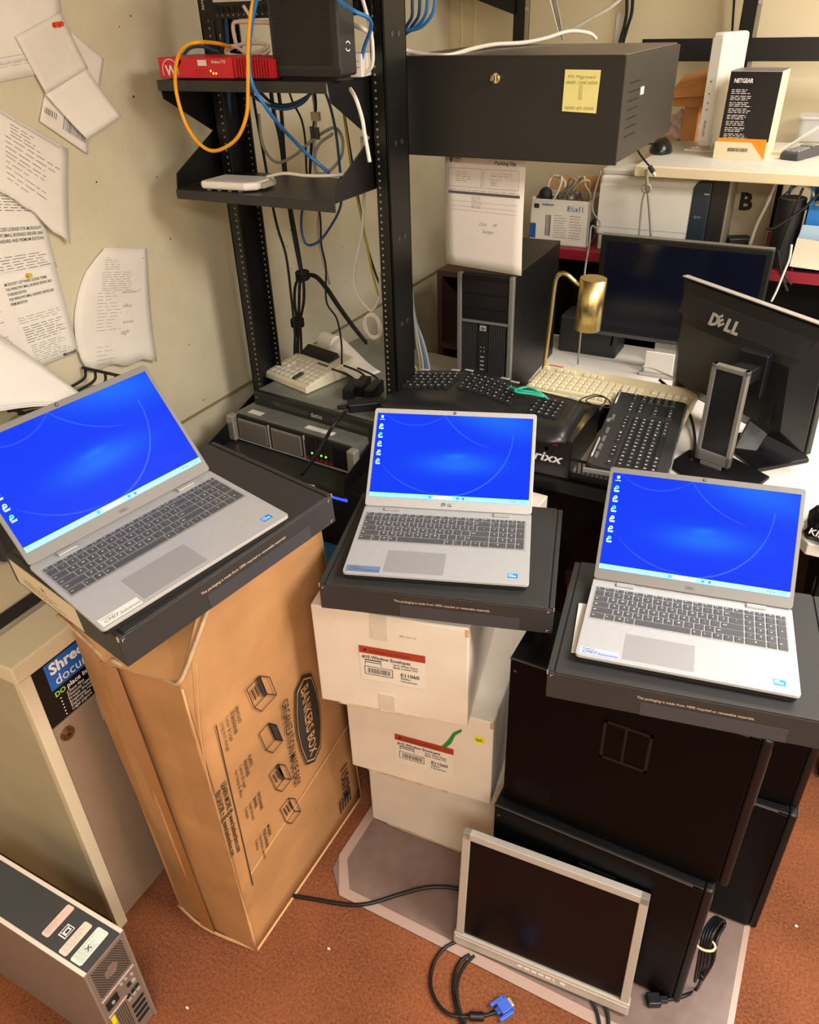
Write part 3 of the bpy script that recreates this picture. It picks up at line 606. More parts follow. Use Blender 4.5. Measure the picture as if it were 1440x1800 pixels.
bm = NB(); put_text(bm, 'DO', .0165, sf(y0 + .058, .744, .001), .03); obj('green_lettering', bm, mat('sign_green', '8fd04a', .5), sg)
bm = NB(); box(bm, -.225, x1 + .008, y0 - .008, y1 + .008, .838, .88); obj('top_slab', bm, CON, t, bev=.004)
sx = (-1.316 + 1.385, -1.274 + 1.385)
bm = NB(); box(bm, sx[0], sx[1], y0 + .03, y1 - .03, .8795, .8815); obj('paper_slot', bm, BLKM, t)
bm = NB(); box(bm, sx[1], sx[1] + .013, y0 + .028, y1 - .028, .8797, .8835); box(bm, sx[0] - .004, sx[0], y0 + .028, y1 - .028, .8797, .8825); obj('slot_trim', bm, mat('slot_steel', 'bdb9b4', .25, .8), t, bev=.001)
# things on and behind the console
t = thing('desk_speaker', 'dark plastic device on the console top behind the left laptop', 'device', (-1.50, .865, .88))
bm = NB(); box(bm, -.10, .055, -.075, .1, 0, .15); obj('housing', bm, mat('charcoal_plastic', '2e2d2f', .3), t, bev=.018, seg=4)
bm = NB(); put_text(bm, 'hp', .016, plane_fn((-.03, -.0755, .05), (1, 0, 0), (0, 0, 1), .001)); obj('maker_mark', bm, WINK, t)
t = thing('waste_bin', 'olive green plastic bin standing against the pin board wall behind the console', 'bin', (-1.545, 1.125, 0))
bm = NB()
def rrect(hx, hy, r, n=5): 
    P = []
    for cx, cy, a in ((hx - r, -hy + r, -90), (hx - r, hy - r, 0), (-hx + r, hy - r, 90), (-hx + r, -hy + r, 180)):
        for i in range(n + 1): an = R(a + 90 * i / n); P.append((cx + r * math.cos(an), cy + r * math.sin(an)))
    return P
prism(bm, rrect(.08, .125, .05), XY, 0, 1.06); obj('body', bm, mat('olive_plastic', '8f936d', .5), t, bev=.006)
bm = NB(); prism(bm, rrect(.085, .13, .055), XY, 1.06, 1.10); obj('lid', bm, mat('olive_plastic_lid', 'a2a57f', .45), t, bev=.008)
t = thing('wire_tray', 'black wire tray with loose sheets on the olive bin', 'tray', (-1.545, 1.12, 1.1035))
bm = NB()
for k in range(5): tube(bm, [(-.075 + k * .035, -.12, .03), (-.075 + k * .035, .0, .0045), (-.075 + k * .035, .12, .0045), (-.075 + k * .035, .14, .03)], .0035, 6)
tube(bm, [(-.085, -.11, .03), (.075, -.11, .03)], .004); tube(bm, [(-.085, .14, .03), (.075, .14, .03)], .004); obj('wire_frame', bm, BLKM, t)
def paper_wedge():
    P = [ax(-60, 548, -1.60), ax(142, 692, -1.50), ax(104, 706, -1.455), ax(-60, 726, -1.40)]
    for k in range(3):
        bm = NB(); N = 6; G = []
        for j in range(N + 1):
            G.append([bm.verts.new((P[0] * (1 - i / N) + P[1] * (i / N)) * (1 - j / N) + (P[3] * (1 - i / N) + P[2] * (i / N)) * (j / N) + Vector((.001 * k, 0, -.0045 * k + .006 * math.sin(i / N * 3)))) for i in range(N + 1)])
        for j in range(N):
            for i in range(N): face(bm, [G[j][i], G[j][i + 1], G[j + 1][i + 1], G[j + 1][i]])
        o = obj('loose_sheet', bm, PAP2 if k < 2 else PAP, smooth=True, solid=.0008)
        tag(o, ('topmost wide white sheet drooping over the wire tray', 'middle white sheet drooping over the wire tray', 'lowest white sheet drooping over the wire tray')[k], 'paper', 'loose sheets on the wire tray')
paper_wedge()

# ------------------------------------------------------------------ white envelope boxes
def env_box(label, a, b, z0, z1, depth, print_at=None, extra=None):
    a, b = Vector((a[0], a[1], z0)), Vector((b[0], b[1], z0)); X = (b - a).normalized(); w = (b - a).length; h = z1 - z0
    t = thing('envelope_box', label, 'box', group='white envelope boxes in the stack'); pose(t, a, X, Vector((-X.y, X.x, 0)))
    bm = NB(); box(bm, 0, w, 0, depth, 0, h - .003); obj('tray', bm, WCARD, t, bev=.003)
    bm = NB(); box(bm, .002, w - .002, 0, depth, h - .003, h - .0005); obj('lid_panel', bm, WCARD, t, bev=.001)
    bm = NB(); tube(bm, [(w * .12, -.001, .002), (w * .3, -.002, .001), (w * .55, -.001, .002), (w * .7, -.002, .0015)], .0022, 5); obj('torn_bottom_edge', bm, TORN, t)
    bm = NB(); box(bm, w - .008, w + .0008, -.0008, .006, h - .022, h - .002); obj('frayed_corner', bm, TORN, t, bev=.002)
    if print_at:
        (x0, zt), s = print_at
        lab = NB(); f = plane_fn((x0, 0, zt), (1, 0, 0), (0, 0, 1), .0006); rect(lab, f, 0, .152 * s, -.102 * s, 0); lb = obj('product_label', lab, mat('label_white', 'd9d0c4', .55), t)
        b2 = NB(); f = plane_fn((x0, 0, zt), (1, 0, 0), (0, 0, 1), .0012); rect(b2, f, 0, .152 * s, -.021 * s, 0); obj('red_band', b2, REDB, lb)
        b2 = NB(); put_text(b2, 'Independence Envelope', .010 * s, plane_fn((x0 + .024 * s, 0, zt - .0145 * s), (1, 0, 0), (0, 0, 1), .0016), 0, width=.09 * s); f3 = plane_fn((x0 + .014 * s, 0, zt - .011 * s), (1, 0, 0), (0, 0, 1), .0016); prism(b2, [(.004 * math.cos(i * 1.2566 + (0 if True else 0)) , .004 * math.sin(i * 1.2566)) for i in range(5)], lambda a_, c_, h_: f3(a_, c_), 0, 0); obj('band_lettering', b2, mat('dark_red_ink', '651c10', .7), lb)
        b2 = NB(); put_text(b2, '#10 Window Envelopes', .0135 * s, lambda x, y: f(.006 * s + x, -.0355 * s + y), .02, width=.112 * s)
        put_text(b2, '24 lb. White Wove', .0075 * s, lambda x, y: f(.078 * s + x, -.045 * s + y), .02, width=.056 * s); put_text(b2, 'Black Custom Tint', .0075 * s, lambda x, y: f(.078 * s + x, -.0525 * s + y), .02, width=.056 * s)
        put_text(b2, 'E11060', .0145 * s, lambda x, y: f(.094 * s + x, -.074 * s + y), .02); put_text(b2, '500/Box', .0068 * s, lambda x, y: f(.094 * s + x, -.082 * s + y), .02); put_text(b2, '5 Boxes/Case', .0068 * s, lambda x, y: f(.094 * s + x, -.0905 * s + y), .02)
        barcode(b2, f, .018 * s, .07 * s, -.079 * s, -.064 * s, 20)
        for q in ((.010, .076, -.084, -.0825), (.010, .076, -.0605, -.059), (.010, .0115, -.084, -.059), (.0745, .076, -.084, -.059)): rect(b2, f, *[k * s for k in q])
        for q in ((.012, .050, -.0415, -.0385), (.012, .0132, -.056, -.0385), (.049, .0502, -.056, -.0385), (.012, .05, -.0475, -.0455)): rect(b2, f, *[k * s for k in q])
        obj('label_printing', b2, INK, lb)
    return t
e1 = env_box('white box of window envelopes, topmost of the stack', (-.783, .987), (-.463, 1.057), .60, .8705, .40, ((.098, .182), .93))
e2 = env_box('white box of window envelopes with a green marker stroke, middle of the stack', (-.762, 1.047), (-.418, 1.093), .329, .5995, .40, ((.117, .155), .93))
e3 = env_box('plain white box at the bottom of the envelope box stack', (-.777, 1.137), (-.405, 1.158), .005, .3285, .37)
bm = NB(); box(bm, .126, .162, -.0012, 0, .206, .2705); obj('tape_patch', bm, TAPC, e1, bev=.0005)
bm = NB(); box(bm, .135, .17, -.0012, 0, .0, .052); obj('tape_patch', bm, TAPC, e1, bev=.0005)
bm = NB(); put_text(bm, '8901 904-1101', .0065, plane_fn((.187, 0, .222), (1, 0, 0), (0, 0, 1), .001), .0, width=.035); obj('stamped_number', bm, GINK, e1)
bm = NB(); q = [hit(e2, *p, 1) for p in ((812, 1281), (797, 1287), (788, 1300), (777, 1311), (783, 1315), (794, 1306), (801, 1292), (812, 1286))]; face(bm, [bm.verts.new((p.x, -.001, p.z)) for p in q]); obj('green_marker_stroke', bm, mat('green_marker', '1d8040', .5), e2)
c = hit(e2, 843, 1300, 1); bm = NB(); cyl(bm, (c.x, -.0006, c.z), (c.x, -.0014, c.z), .0125, n=24); s_ = obj('inspection_sticker', bm, mat('yellow_sticker', 'd8dc32', .5), e2)
bm = NB(); put_text(bm, 'QC', .011, lambda x, y: (c.x + x, -.0018, c.z - .004 + y), .03, align='C'); obj('lettering', bm, INK, s_)

# ------------------------------------------------------------------ stacked black computer towers
def tower(label, loc, rz=0, w=.443, d=.172, h=.4235, front_right=True):
    t = thing('computer_tower', label, 'computer', loc, rz, 'black computer towers stacked under the right laptop')
    bm = NB(); box(bm, 0, w - .010, .004, d, .003, h - .002); obj('case', bm, BLK, t, bev=.002)
    bm = NB(); box(bm, .002, w - .011, 0, .004, .006, h - .006); sp_ = obj('side_panel', bm, mat('satin_black_panel', '040405', .36, 0, .1, 15, spec=.12), t, bev=.0015)
    bm = NB(); box(bm, w - .010, w + .008, .003, d - .002, 0, h); fb = obj('front_bezel', bm, BLKP, t, bev=.006, seg=3)
    bm = NB(); box(bm, w + .008, w + .010, .02, .05, h * .55, h * .9); obj('bezel_handle', bm, mat('gloss_bezel_inlay', '4a4c4c', .25), fb, bev=.001)
    bm = NB()
    x0, zt = .19, h - .075
    for q in ((x0, x0 + .09, zt - .1, zt - .094), (x0, x0 + .09, zt - .006, zt), (x0, x0 + .006, zt - .1, zt), (x0 + .084, x0 + .09, zt - .1, zt)): box(bm, q[0], q[1], -.0015, 0, q[2], q[3])
    box(bm, x0 + .04, x0 + .045, -.001, 0, zt - .094, zt - .006); obj('panel_latch', bm, mat('latch_black', '0c0c0c', .4), sp_)
    bm = NB()
    for i in range(18):
        for j in range(12):
            if (i + j) % 2 == 0: cyl(bm, (.03 + i * .0042, 0, .035 + j * .0045), (.03 + i * .0042, -.0005, .035 + j * .0045), .0012, n=6)
    obj('vent_dots', bm, BLKM, sp_)
    bm = NB(); cyl(bm, (.012, 0, h - .03), (.012, -.001, h - .03), .003, n=10); obj('panel_screw', bm, DGR, sp_)
    bm = NB(); box(bm, .0, w - .03, -.0006, .003, h - .004, h - .0005); obj('top_seam_highlight', bm, mat('seam_highlight_grey', '4a4645', .3, .5), t, bev=.001)  # paler strip along the top edge, the seam's highlight put into its colour
    return t
tower('black computer tower behind the silver monitor, bottom of the front pair', (-.385, 1.028, .0042), w=.447)
tower('black computer tower directly under the right laptop box, top of the front pair', (-.375, 1.050, .4282), w=.458, h=.412)
tower('black computer tower at the bottom of the rear pair', (-.255, 1.265, .0042), rz=R(2))
tower('black computer tower at the top of the rear pair', (-.255, 1.265, .4282), rz=R(5), h=.405)

# ------------------------------------------------------------------ silver monitor leaning on the towers
t = thing('flat_monitor', 'silver framed flat monitor with a dark screen leaning on the floor against black towers', 'monitor')
TL = Vector((-.4195, .9865, .334)); X = Vector((.998, .054, .019)); DN = Vector((.027, -.161, -.987)); sw, sh = .365, .291
mm_o = TL + DN.normalized() * sh
pose(t, mm_o, X, -DN)             # origin: lower left corner of the visible screen; y up the screen, z out of it (towards the viewer)
# pose() builds z = X x Y, which points out of the screen
MS = mat('monitor_silver', 'b3aca3', .35, .2, .04, 80)
fr = .0185; bb = .040
bm = NB()
for q in ((-fr, 0, -bb * .0 - .004, sh + fr), (sw, sw + fr, -.004, sh + fr), (-fr, sw + fr, sh, sh + fr)): box(bm, q[0], q[1], q[2], q[3], -.014, .004)
obj('bezel_frame', bm, MS, t, bev=.0015)
bm = NB(); box(bm, -fr - .005, sw + fr + .003, -bb, -.004, -.016, .006); ch = obj('chin', bm, MS, t, bev=.003)
bm = NB(); box(bm, -fr, sw + fr, -.0145, -.0125, .006, .0072); obj('chin_groove', bm, mat('groove_highlight', 'd8cfc4', .3, .4), ch)
for k in range(7):
    bm = NB(); x = .135 + k * .0165; box(bm, x, x + (.012 if k != 5 else .004), -.027, -.0225, .006, .0075); obj('control_button', bm, mat('button_silver', 'ded8d0', .3, .3), ch)
bm = NB(); box(bm, 0, sw, 0, sh, -.010, -.0005); obj('screen', bm, mat('dark_lcd', '0b090a', .25, spec=.3), t)
bm = NB(); f = lambda a, b, h: (a, b, h)
hexa(bm, [(.02, -.02, -.04), (sw - .02, -.02, -.04), (sw - .02, sh - .02, -.04), (.02, sh - .02, -.04), (-fr, -bb, -.0145), (sw + fr, -bb, -.0145), (sw + fr, sh + fr, -.0145), (-fr, sh + fr, -.0145)])
obj('rear_shell', bm, BLKP, t, bev=.004)

# ------------------------------------------------------------------ small desktop computer, lower left
t = thing('desktop_computer', 'slim silver and black desktop computer standing on edge in the front left corner', 'computer', (-.957, .382, 0))
pw, ph, pl = .104, .335, .41
bm = NB(); box(bm, -pl, -.004, .004, pw - .004, .006, ph - .004); obj('chassis', bm, mat('galvanised_steel', '9a8f86', .4, .6, .1, 60), t)
PS = mat('tower_side_silver', '8f8177', .45, .3, .04, 30)
for y in (0, pw - .006):
    bm = NB(); box(bm, -pl, 0, y, y + .006, 0, ph); obj('side_cover', bm, PS, t, bev=.0012)
bm = NB(); box(bm, -pl, -.002, .0, .0085, ph - .002, ph + .001); box(bm, -pl, -.002, pw - .0085, pw, ph - .002, ph + .001); obj('cream_rail', bm, mat('rail_cream', 'ddd2c4', .4), t, bev=.0008)
bm = NB(); box(bm, -pl, -.004, .0085, pw - .0085, ph - .004, ph - .0005); tp = obj('top_cover', bm, mat('top_cover_graphite', '3b3d40', .45, 0, .06, 10), t)
def topf(x, y, l=.0005): return plane_fn((x, y, ph - .0005), (0, 1, 0), (-1, 0, 0), l)
def sticker(nm, x0, x1, y0, y1, m_, ink):
    bm = NB(); prism(bm, [(x0 + .003, y0), (x1 - .003, y0), (x1, y0 + .003), (x1, y1 - .003), (x1 - .003, y1), (x0 + .003, y1), (x0, y1 - .003), (x0, y0 + .003)], XY, ph - .0005, ph - .0001); s = obj(nm, bm, m_, tp)
    bm = NB(); scribble(bm, topf(x1 - .003, y0 + .005, .0008), 0, .012, (y1 - y0) - .01, int((x1 - x0) / .0035) - 1, .0035, .0007, .5, .006) if False else [scribble(bm, topf(x0 + .004 + k * .0042, y0 + .006, .0009), 0, 0, (y1 - y0) * .8, 1, .003, .0007, .6, .006) for k in range(max(1, int((x1 - x0) / .0042) - 1))]
    obj('fine_print', bm, ink, s)
PKS = mat('pink_sticker', 'e3c2b4', .5); GRS = mat('mint_sticker', 'd3e0d6', .4)
sticker('licence_sticker', -.145, -.125, .022, .092, PKS, GINK)
sticker('licence_sticker', -.085, -.063, .012, .082, mat('cream_sticker', 'e2d2c0', .5), GINK)
sticker('licence_sticker', -.052, -.022, .012, .086, GRS, GINK)
bm = NB(); box(bm, -.112, -.092, .036, .062, ph - .0005, ph - .0002); es = obj('energy_sticker', bm, mat('sticker_white', 'ece8e2', .5), tp)
bm = NB(); f = plane_fn((-.111, .0375, ph - .0002), (1, 0, 0), (0, 1, 0), .0003); [rect(bm, f, *q) for q in ((.001, .018, .001, .0035), (.001, .004, .005, .022), (.006, .018, .02, .0225), (.0155, .018, .005, .022), (.0075, .013, .008, .017))]; obj('sticker_print', bm, INK, es)
bm = NB(); f = topf(-.036, .045, .0012); 
for a in (1, -1):
    d = Vector((1, a)).normalized(); n_ = Vector((-d.y, d.x)) * .0008; c_ = Vector((0, 0)); face(bm, [bm.verts.new(f(*q)) for q in (c_ - d * .007 - n_, c_ + d * .007 - n_, c_ + d * .007 + n_, c_ - d * .007 + n_)])
obj('pen_cross', bm, mat('purple_pen', '4a3a66', .6), tp)
bm = NB(); box(bm, -.004, -.001, .006, pw - .006, .01, ph - .006); rp = obj('rear_panel', bm, mat('rear_plate', '93857b', .4, .5, .05, 50), t)
HOLE = mat('vent_hole', '15110f', .8)
bm = NB()
for i in range(15):
    for j in range(20):
        y = .014 + i * .0053 + (.00265 if j % 2 else 0); z = ph - .016 - j * .0046
        if y > pw - .012 or math.hypot(y - pw / 2, z - (ph - .062)) < .0155: continue
        cyl(bm, (-.001, y, z), (-.0007, y, z), .0021, n=6)
obj('fan_vent', bm, HOLE, rp)
bm = NB(); box(bm, -.001, .001, .010, pw - .008, ph - .1185, ph - .1165); box(bm, -.001, .001, .010, .06, ph - .178, ph - .1765); obj('panel_seam', bm, mat('bright_steel', 'd0c6bc', .25, .8), rp)
bm = NB(); box(bm, -.001, .0015, .014, .044, ph - .158, ph - .130); sk = obj('power_socket', bm, BLKM, rp, bev=.001)
bm = NB(); cyl(bm, (.0015, .029, ph - .144), (.004, .029, ph - .144), .004, n=12); obj('socket_pin', bm, SIL, sk)
for (y, z) in ((.058, .128), (.07, .128), (.085, .135)):
    bm = NB(); cyl(bm, (-.001, y, ph - z), (.002, y, ph - z), .0035, n=12); obj('audio_jack', bm, SIL, rp)
for k, (y, z) in enumerate(((.062, .182), (.062, .194), (.075, .182), (.075, .194), (.086, .182), (.086, .194), (.072, .152), (.084, .158))):
    bm = NB(); box(bm, -.001, .002, y - .005, y + .004, ph - z - .0045, ph - z + .0045); obj('usb_port', bm, SIL if k % 2 else BLKM, rp, bev=.0005)
bm = NB(); box(bm, -.001, 0, .012, .022, ph - .25, ph - .186); ys = obj('warning_sticker', bm, mat('warning_yellow', 'e6d022', .5), rp)
bm = NB(); put_text(bm, 'WARNING', .007, plane_fn((0, .0135, ph - .24), (0, 0, 1), (0, -1, 0), .0004), .02) if False else put_text(bm, 'WARNING', .007, plane_fn((0, .0205, ph - .245), (0, 0, 1), (0, -1, 0), .0004), .02); obj('lettering', bm, INK, ys)
bm = NB()
for i in range(6):
    for j in range(22): cyl(bm, (-.001, .027 + i * .0048, ph - .187 - j * .0048), (-.0007, .027 + i * .0048, ph - .187 - j * .0048), .0018, n=6)
obj('lower_vent', bm, HOLE, rp)
for k in range(4):
    bm = NB(); box(bm, -.001, .0005, .060, .092, ph - .232 - k * .02, ph - .222 - k * .02); obj('slot_cover', bm, BLKM, rp)
bm = NB(); f = plane_fn((-.30, 0, .20), (1, 0, 0), (0, 0, 1), .0005); put_text(bm, 'X', .05, f, -.02) if False else None
bm.free()

# ------------------------------------------------------------------ open equipment rack
RKM = mat('rack_black', '121213', .38, .2, .08, 25)
t = thing('equipment_rack', 'black open two-post equipment rack standing near the left wall', 'rack', (-1.24, 1.79, 0))
rk = t; HOL = mat('rack_hole_glint', '8f8a80', .5)
for side, xo in ((-1, -.255), (1, .252)):
    bm = NB(); s = side
    web = sorted((xo, xo - s * .006)); box(bm, web[0], web[1], -.05, .055, 0, 2.3)
    fl = sorted((xo, xo - s * .036)); box(bm, fl[0], fl[1], -.05, -.044, 0, 2.3); box(bm, fl[0], fl[1], .049, .055, 0, 2.3)
    po = obj('post', bm, RKM, t, bev=.0015)
    bm = NB(); hx = xo - s * .026
    for i in range(100):
        z = .75 + i * .0159; box(bm, hx - .0022, hx + .0022, -.0508, -.050, z, z + .0045)
        if side < 0: box(bm, hx - .0022, hx + .0022, .0482, .049, z, z + .0045)
    obj('mounting_holes', bm, HOL, po)
    bm = NB()
    for i in range(6): cyl(bm, (xo, -.012, .95 + i * .22), (xo + s * .001, -.012, .95 + i * .22), .006, n=12); cyl(bm, (xo, .018, .95 + i * .22), (xo + s * .001, .018, .95 + i * .22), .006, n=12)
    obj('side_holes', bm, mat('side_hole_glint', '55524e', .3, .6), po)
bm = NB(); box(bm, -.27, .27, -.2, .2, 0, .01); box(bm, -.27, .27, -.05, .055, .01, .06); obj('base_plate', bm, RKM, t, bev=.002)
bm = NB(); box(bm, -.255, .252, -.05, .055, 2.26, 2.3); obj('top_bar', bm, RKM, t)
SHM = mat('shelf_dark_grey', '2f2e2d', .42, .2, .08, 20)
def rack_shelf(label, z, up, y0=1.57, x0=-1.505, x1=-1.035, yb=1.835, gz=.15, lip=.022):
    t = thing('rack_shelf', label, 'shelf', (x0, y0, z), group='shelves bolted to the equipment rack')
    w = x1 - x0; d = yb - y0
    bm = NB(); box(bm, 0, w, 0, d, -.003, 0); box(bm, 0, w, -.001, .003, -lip, 0); obj('tray', bm, SHM, t, bev=.0008)
    for x in (-.002, w - .001):
        if up: poly = [(.005, 0), (d * .96, 0), (d, gz), (d * .85, gz), (.012, .035)]
        else: poly = [(.005, -.002), (.012, -.04), (d * .8, -gz), (d, -gz), (d, -.002)]
        bm = NB(); prism(bm, poly, YZ, x, x + .003); obj('side_gusset', bm, RKM, t, bev=.0008)
    return t
s1 = rack_shelf('upper dark rack shelf holding the red firewall and the mesh modem', 1.752, False)
s2 = rack_shelf('middle dark rack shelf holding the small white router', 1.512, True, gz=.14)
s3 = rack_shelf('lowest dark rack shelf in front of the silver rack server', .785, True, y0=1.505, gz=.11)
# patch panel
t = thing('ethernet_patch_bay', 'black patch panel with numbered ports at the top of the rack', 'patch panel', (-1.485, 1.736, 1.867))
bm = NB(); box(bm, 0, .475, -.004, 0, 0, .088); obj('face_plate', bm, BLKP, t, bev=.001)
bm = NB(); [box(bm, .045 + k * .155, .045 + k * .155 + .14, -.0048, -.004, .034, .046) for k in range(3)]; obj('label_strip', bm, mat('label_strip_white', 'd8d5d0', .5), t)
for k in range(24):
    x = .047 + k * .0162 + (k // 6) * .004; bm = NB(); prism(bm, [(x, .014), (x + .011, .014), (x + .011, .022), (x + .0085, .022), (x + .0085, .026), (x + .0025, .026), (x + .0025, .022), (x, .022)], XZ, -.0062, -.004); obj('port', bm, BLKM, t)
bm = NB(); [put_text(bm, str(k + 1), .0055, plane_fn((.05 + k * .0162 + (k // 6) * .004, -.004, .006), (1, 0, 0), (0, 0, 1)), .01) for k in range(24)]; put_text(bm, 'C5e', .010, plane_fn((.447, -.004, .055), (1, 0, 0), (0, 0, 1)), .02); put_text(bm, 'PATCH', .009, plane_fn((.016, -.004, .02), (0, 0, 1), (-1, 0, 0)), .02)
obj('port_numbers', bm, WINK, t)

# firewall, modem, switch, router on the shelves
RED = mat('firewall_red', 'd0192a', .38); REDD = mat('firewall_dark_red', 'b5131f', .45)
t = thing('firewall_box', 'red firewall box with a white W on its left end, on the upper rack shelf', 'network device', (-1.502, 1.582, 1.7525))
bm = NB(); box(bm, .0, .215, 0, .14, .003, .044); obj('housing', bm, RED, t, bev=.001)
bm = NB(); prism(bm, [(0, 0), (.115, 0), (.115, .14), (.0, .14)], XY, .044, .0445); obj('top_plate', bm, RED, t)
bm = NB()
for k in range(13): box(bm, .225 + k * .0075, .228 + k * .0075, .0, .13, .006, .042)
box(bm, .215, .325, .004, .135, .004, .040); obj('finned_end', bm, REDD, t)
bm = NB(); f = plane_fn((.02, 0, .008), (1, 0, 0), (0, 0, 1), .0006); put_text(bm, 'W', .030, f, .03)
f = plane_fn((.034, 0, .018), (1, 0, 0), (0, 0, 1), .0006)
for k in range(16):
    a0, a1 = R(-20 + k * 14), R(-20 + (k + 1) * 14); r0, r1 = .0225, .0245; face(bm, [bm.verts.new(f(r * math.cos(a), r * math.sin(a))) for r, a in ((r0, a0), (r1, a0), (r1, a1), (r0, a1))])
put_text(bm, 'Firebox T10', .0085, plane_fn((.158, 0, .033), (1, 0, 0), (0, 0, 1), .0006), .02, width=.04); rect(bm, plane_fn((.118, 0, .028), (1, 0, 0), (0, 0, 1), .0006), 0, .026, 0, .0115)
f = plane_fn((.052, 0, .026), (1, 0, 0), (0, 0, 1), .0006); prism(bm, [(0, 0), (.006, -.002), (.018, .010), (.016, .015), (.010, .015)], lambda a, b, h: f(a, b), 0, 0)
obj('white_print', bm, WINK, t)
bm = NB(); [cyl(bm, (.112 + i * .009, -.0004, .013 + j * .006), (.112 + i * .009, .001, .013 + j * .006), .0012, n=8) for i in range(5) for j in range(2)]; obj('status_dots', bm, mat('dark_red_dots', '5c0a10', .5), t)
bm = NB(); [cyl(bm, (x, -.0008, z), (x, .001, z), .0023, n=8) for x, z in ((.160, .013), (.168, .013), (.153, .018))]; obj('amber_lights', bm, mat('amber_led', 'ffc230', .4, emit=1.5), t)
t = thing('modem_tower', 'tall black mesh modem with white symbols, on the upper rack shelf', 'modem', (-1.188, 1.598, 1.7525), R(-5))
mw, md, mh = .185, .06, .235
bm = NB(); box(bm, 0, mw, 0, md, .008, mh); obj('housing', bm, mat('modem_charcoal', '222223', .45), t, bev=.006, seg=3)
bm = NB(); box(bm, .02, mw - .015, .006, md - .006, 0, .008); obj('foot', bm, BLKM, t)
bm = NB(); n_ = 0
for i in range(40):
    for j in range(46): rect(bm, plane_fn((.012 + i * .0039, 0, .028 + j * .0043), (1, 0, 0), (0, 0, 1), .0005), 0, .0023, 0, .0022)
obj('mesh_grille', bm, mat('grille_hole', '070707', .8), t)
bm = NB(); box(bm, 0, mw, -.0006, .0, .008, .022); obj('grille_border', bm, mat('modem_charcoal_dark', '19191a', .5), t)
f = lambda y, z: plane_fn((mw, y, z), (0, 1, 0), (0, 0, 1), .0007)
bm = NB()
for k, z in enumerate((.205, .190, .172, .158, .145, .13)): put_text(bm, ('o', '=', '+', '"', 'a', '$')[k], .011, f(.022, z), .02)
for q in ((0, 8),): 
    g = f(.030, .062); [face(bm, [bm.verts.new(g(r * math.cos(a), r * math.sin(a))) for r, a in ((.0075, R(b + e)), (.0098, R(b + e)), (.0098, R(b + e + 24)), (.0075, R(b + e + 24)))]) for e in (20, 200) for b in (0, 24, 48, 72, 96)]
obj('front_symbols', bm, WINK, t)
bm = NB(); cyl(bm, (mw + .0002, .028, .20), (mw + .001, .028, .20), .0035, n=12); obj('power_light', bm, mat('green_led', '7dff4a', .4, emit=2.0), t)
t = thing('network_adapter', 'small white network box behind the mesh modem on the upper rack shelf', 'network device', (-1.045, 1.70, 1.7525), R(10))
bm = NB(); box(bm, -.03, .028, -.02, .06, 0, .045); obj('housing', bm, WHT, t, bev=.002); bm = NB(); box(bm, -.024, .022, -.0206, -.02, .018, .0195); box(bm, -.024, .022, -.0206, -.02, .03, .0312); obj('seam_lines', bm, GINK, t)
t = thing('router', 'small white router lying on the middle rack shelf', 'router', (-1.435, 1.578, 1.5125), R(5))
bm = NB(); prism(bm, [(0, .006), (.01, .0), (.13, .0), (.158, .018), (.16, .1), (.01, .1)], XY, .003, .022); obj('housing', bm, WHT, t, bev=.007, seg=3)
for x in (.02, .05, .08, .11): 
    bm = NB(); box(bm, x, x + .008, .004, .012, 0, .003); obj('foot', bm, GINK, t)
bm = NB(); box(bm, .158, .166, .03, .09, .006, .018); obj('connector_block', bm, mat('beige_connector', 'b5ac98', .5), t)

# rack server, backup appliance, calculator
t = thing('rack_server', 'silver two-unit rack server with mesh drive bays at the bottom of the rack', 'server', (-1.500, 1.635, .7885), R(-5))
w, d, h = .462, .60, .0865; STL = mat('server_zinc', '8d9088', .4, .55, .12, 40)
bm = NB(); box(bm, .012, w - .012, .004, d, 0, h); obj('chassis', bm, STL, t, bev=.001)
for x in (-.006, w - .02):
    bm = NB(); box(bm, x, x + .026, -.024, .004, .002, h - .004); e = obj('mounting_ear', bm, mat('ear_silver', 'a8a39a', .3, .5), t, bev=.004)
bm = NB(); box(bm, .02, w - .02, -.006, .004, .004, h - .004); fp = obj('front_panel', bm, BLKM, t, bev=.001)
for x in (.028, .158):
    bm = NB(); box(bm, x, x + .112, -.010, -.006, .010, h - .012); bay = obj('mesh_bay', bm, mat('bay_mesh_grey', '8b847a', .5, .1), t, bev=.001)
    bm = NB(); [box(bm, x + .006 + i * .0043, x + .0078 + i * .0043, -.0106, -.010, .014 + j * .0046, .0172 + j * .0046) for i in range(24) for j in range(12)]; obj('mesh_holes', bm, mat('mesh_hole_dark', '4a443d', .7), bay)
for k in range(6):
    x = .285 + k * .0165; bm = NB(); box(bm, x, x + .014, -.011, -.006, .010, h - .016); dv = obj('drive_carrier', bm, mat('carrier_dark', '221d1d', .4), t, bev=.001)
    bm = NB(); box(bm, x + .002, x + .012, -.0135, -.011, .012, .021); obj('release_latch', bm, mat('latch_maroon', '6e2020', .4), dv)
    if k in (1, 3, 4): bm = NB(); cyl(bm, (x + .008, -.0128, .034), (x + .008, -.011, .034), .0028, n=8); obj('activity_light', bm, MC['green_led'], dv)
bm = NB(); box(bm, .388, .436, -.0095, -.006, .010, h - .016); obj('optical_bay', bm, BLKP, t, bev=.001)
bm = NB(); box(bm, .022, w - .022, -.0105, -.006, .003, .006); box(bm, .146, .149, -.011, -.006, .006, h - .006); box(bm, .279, .282, -.011, -.006, .006, h - .006); obj('bay_divider', bm, SIL, t)
for (x, y, sx, sy) in ((.045, .018, .05, .022), (.26, .022, .10, .02)):
    bm = NB(); box(bm, x, x + sx, y, y + sy, h, h + .0005); obj('white_label', bm, mat('label_white2', 'd9d8d2', .5), t)
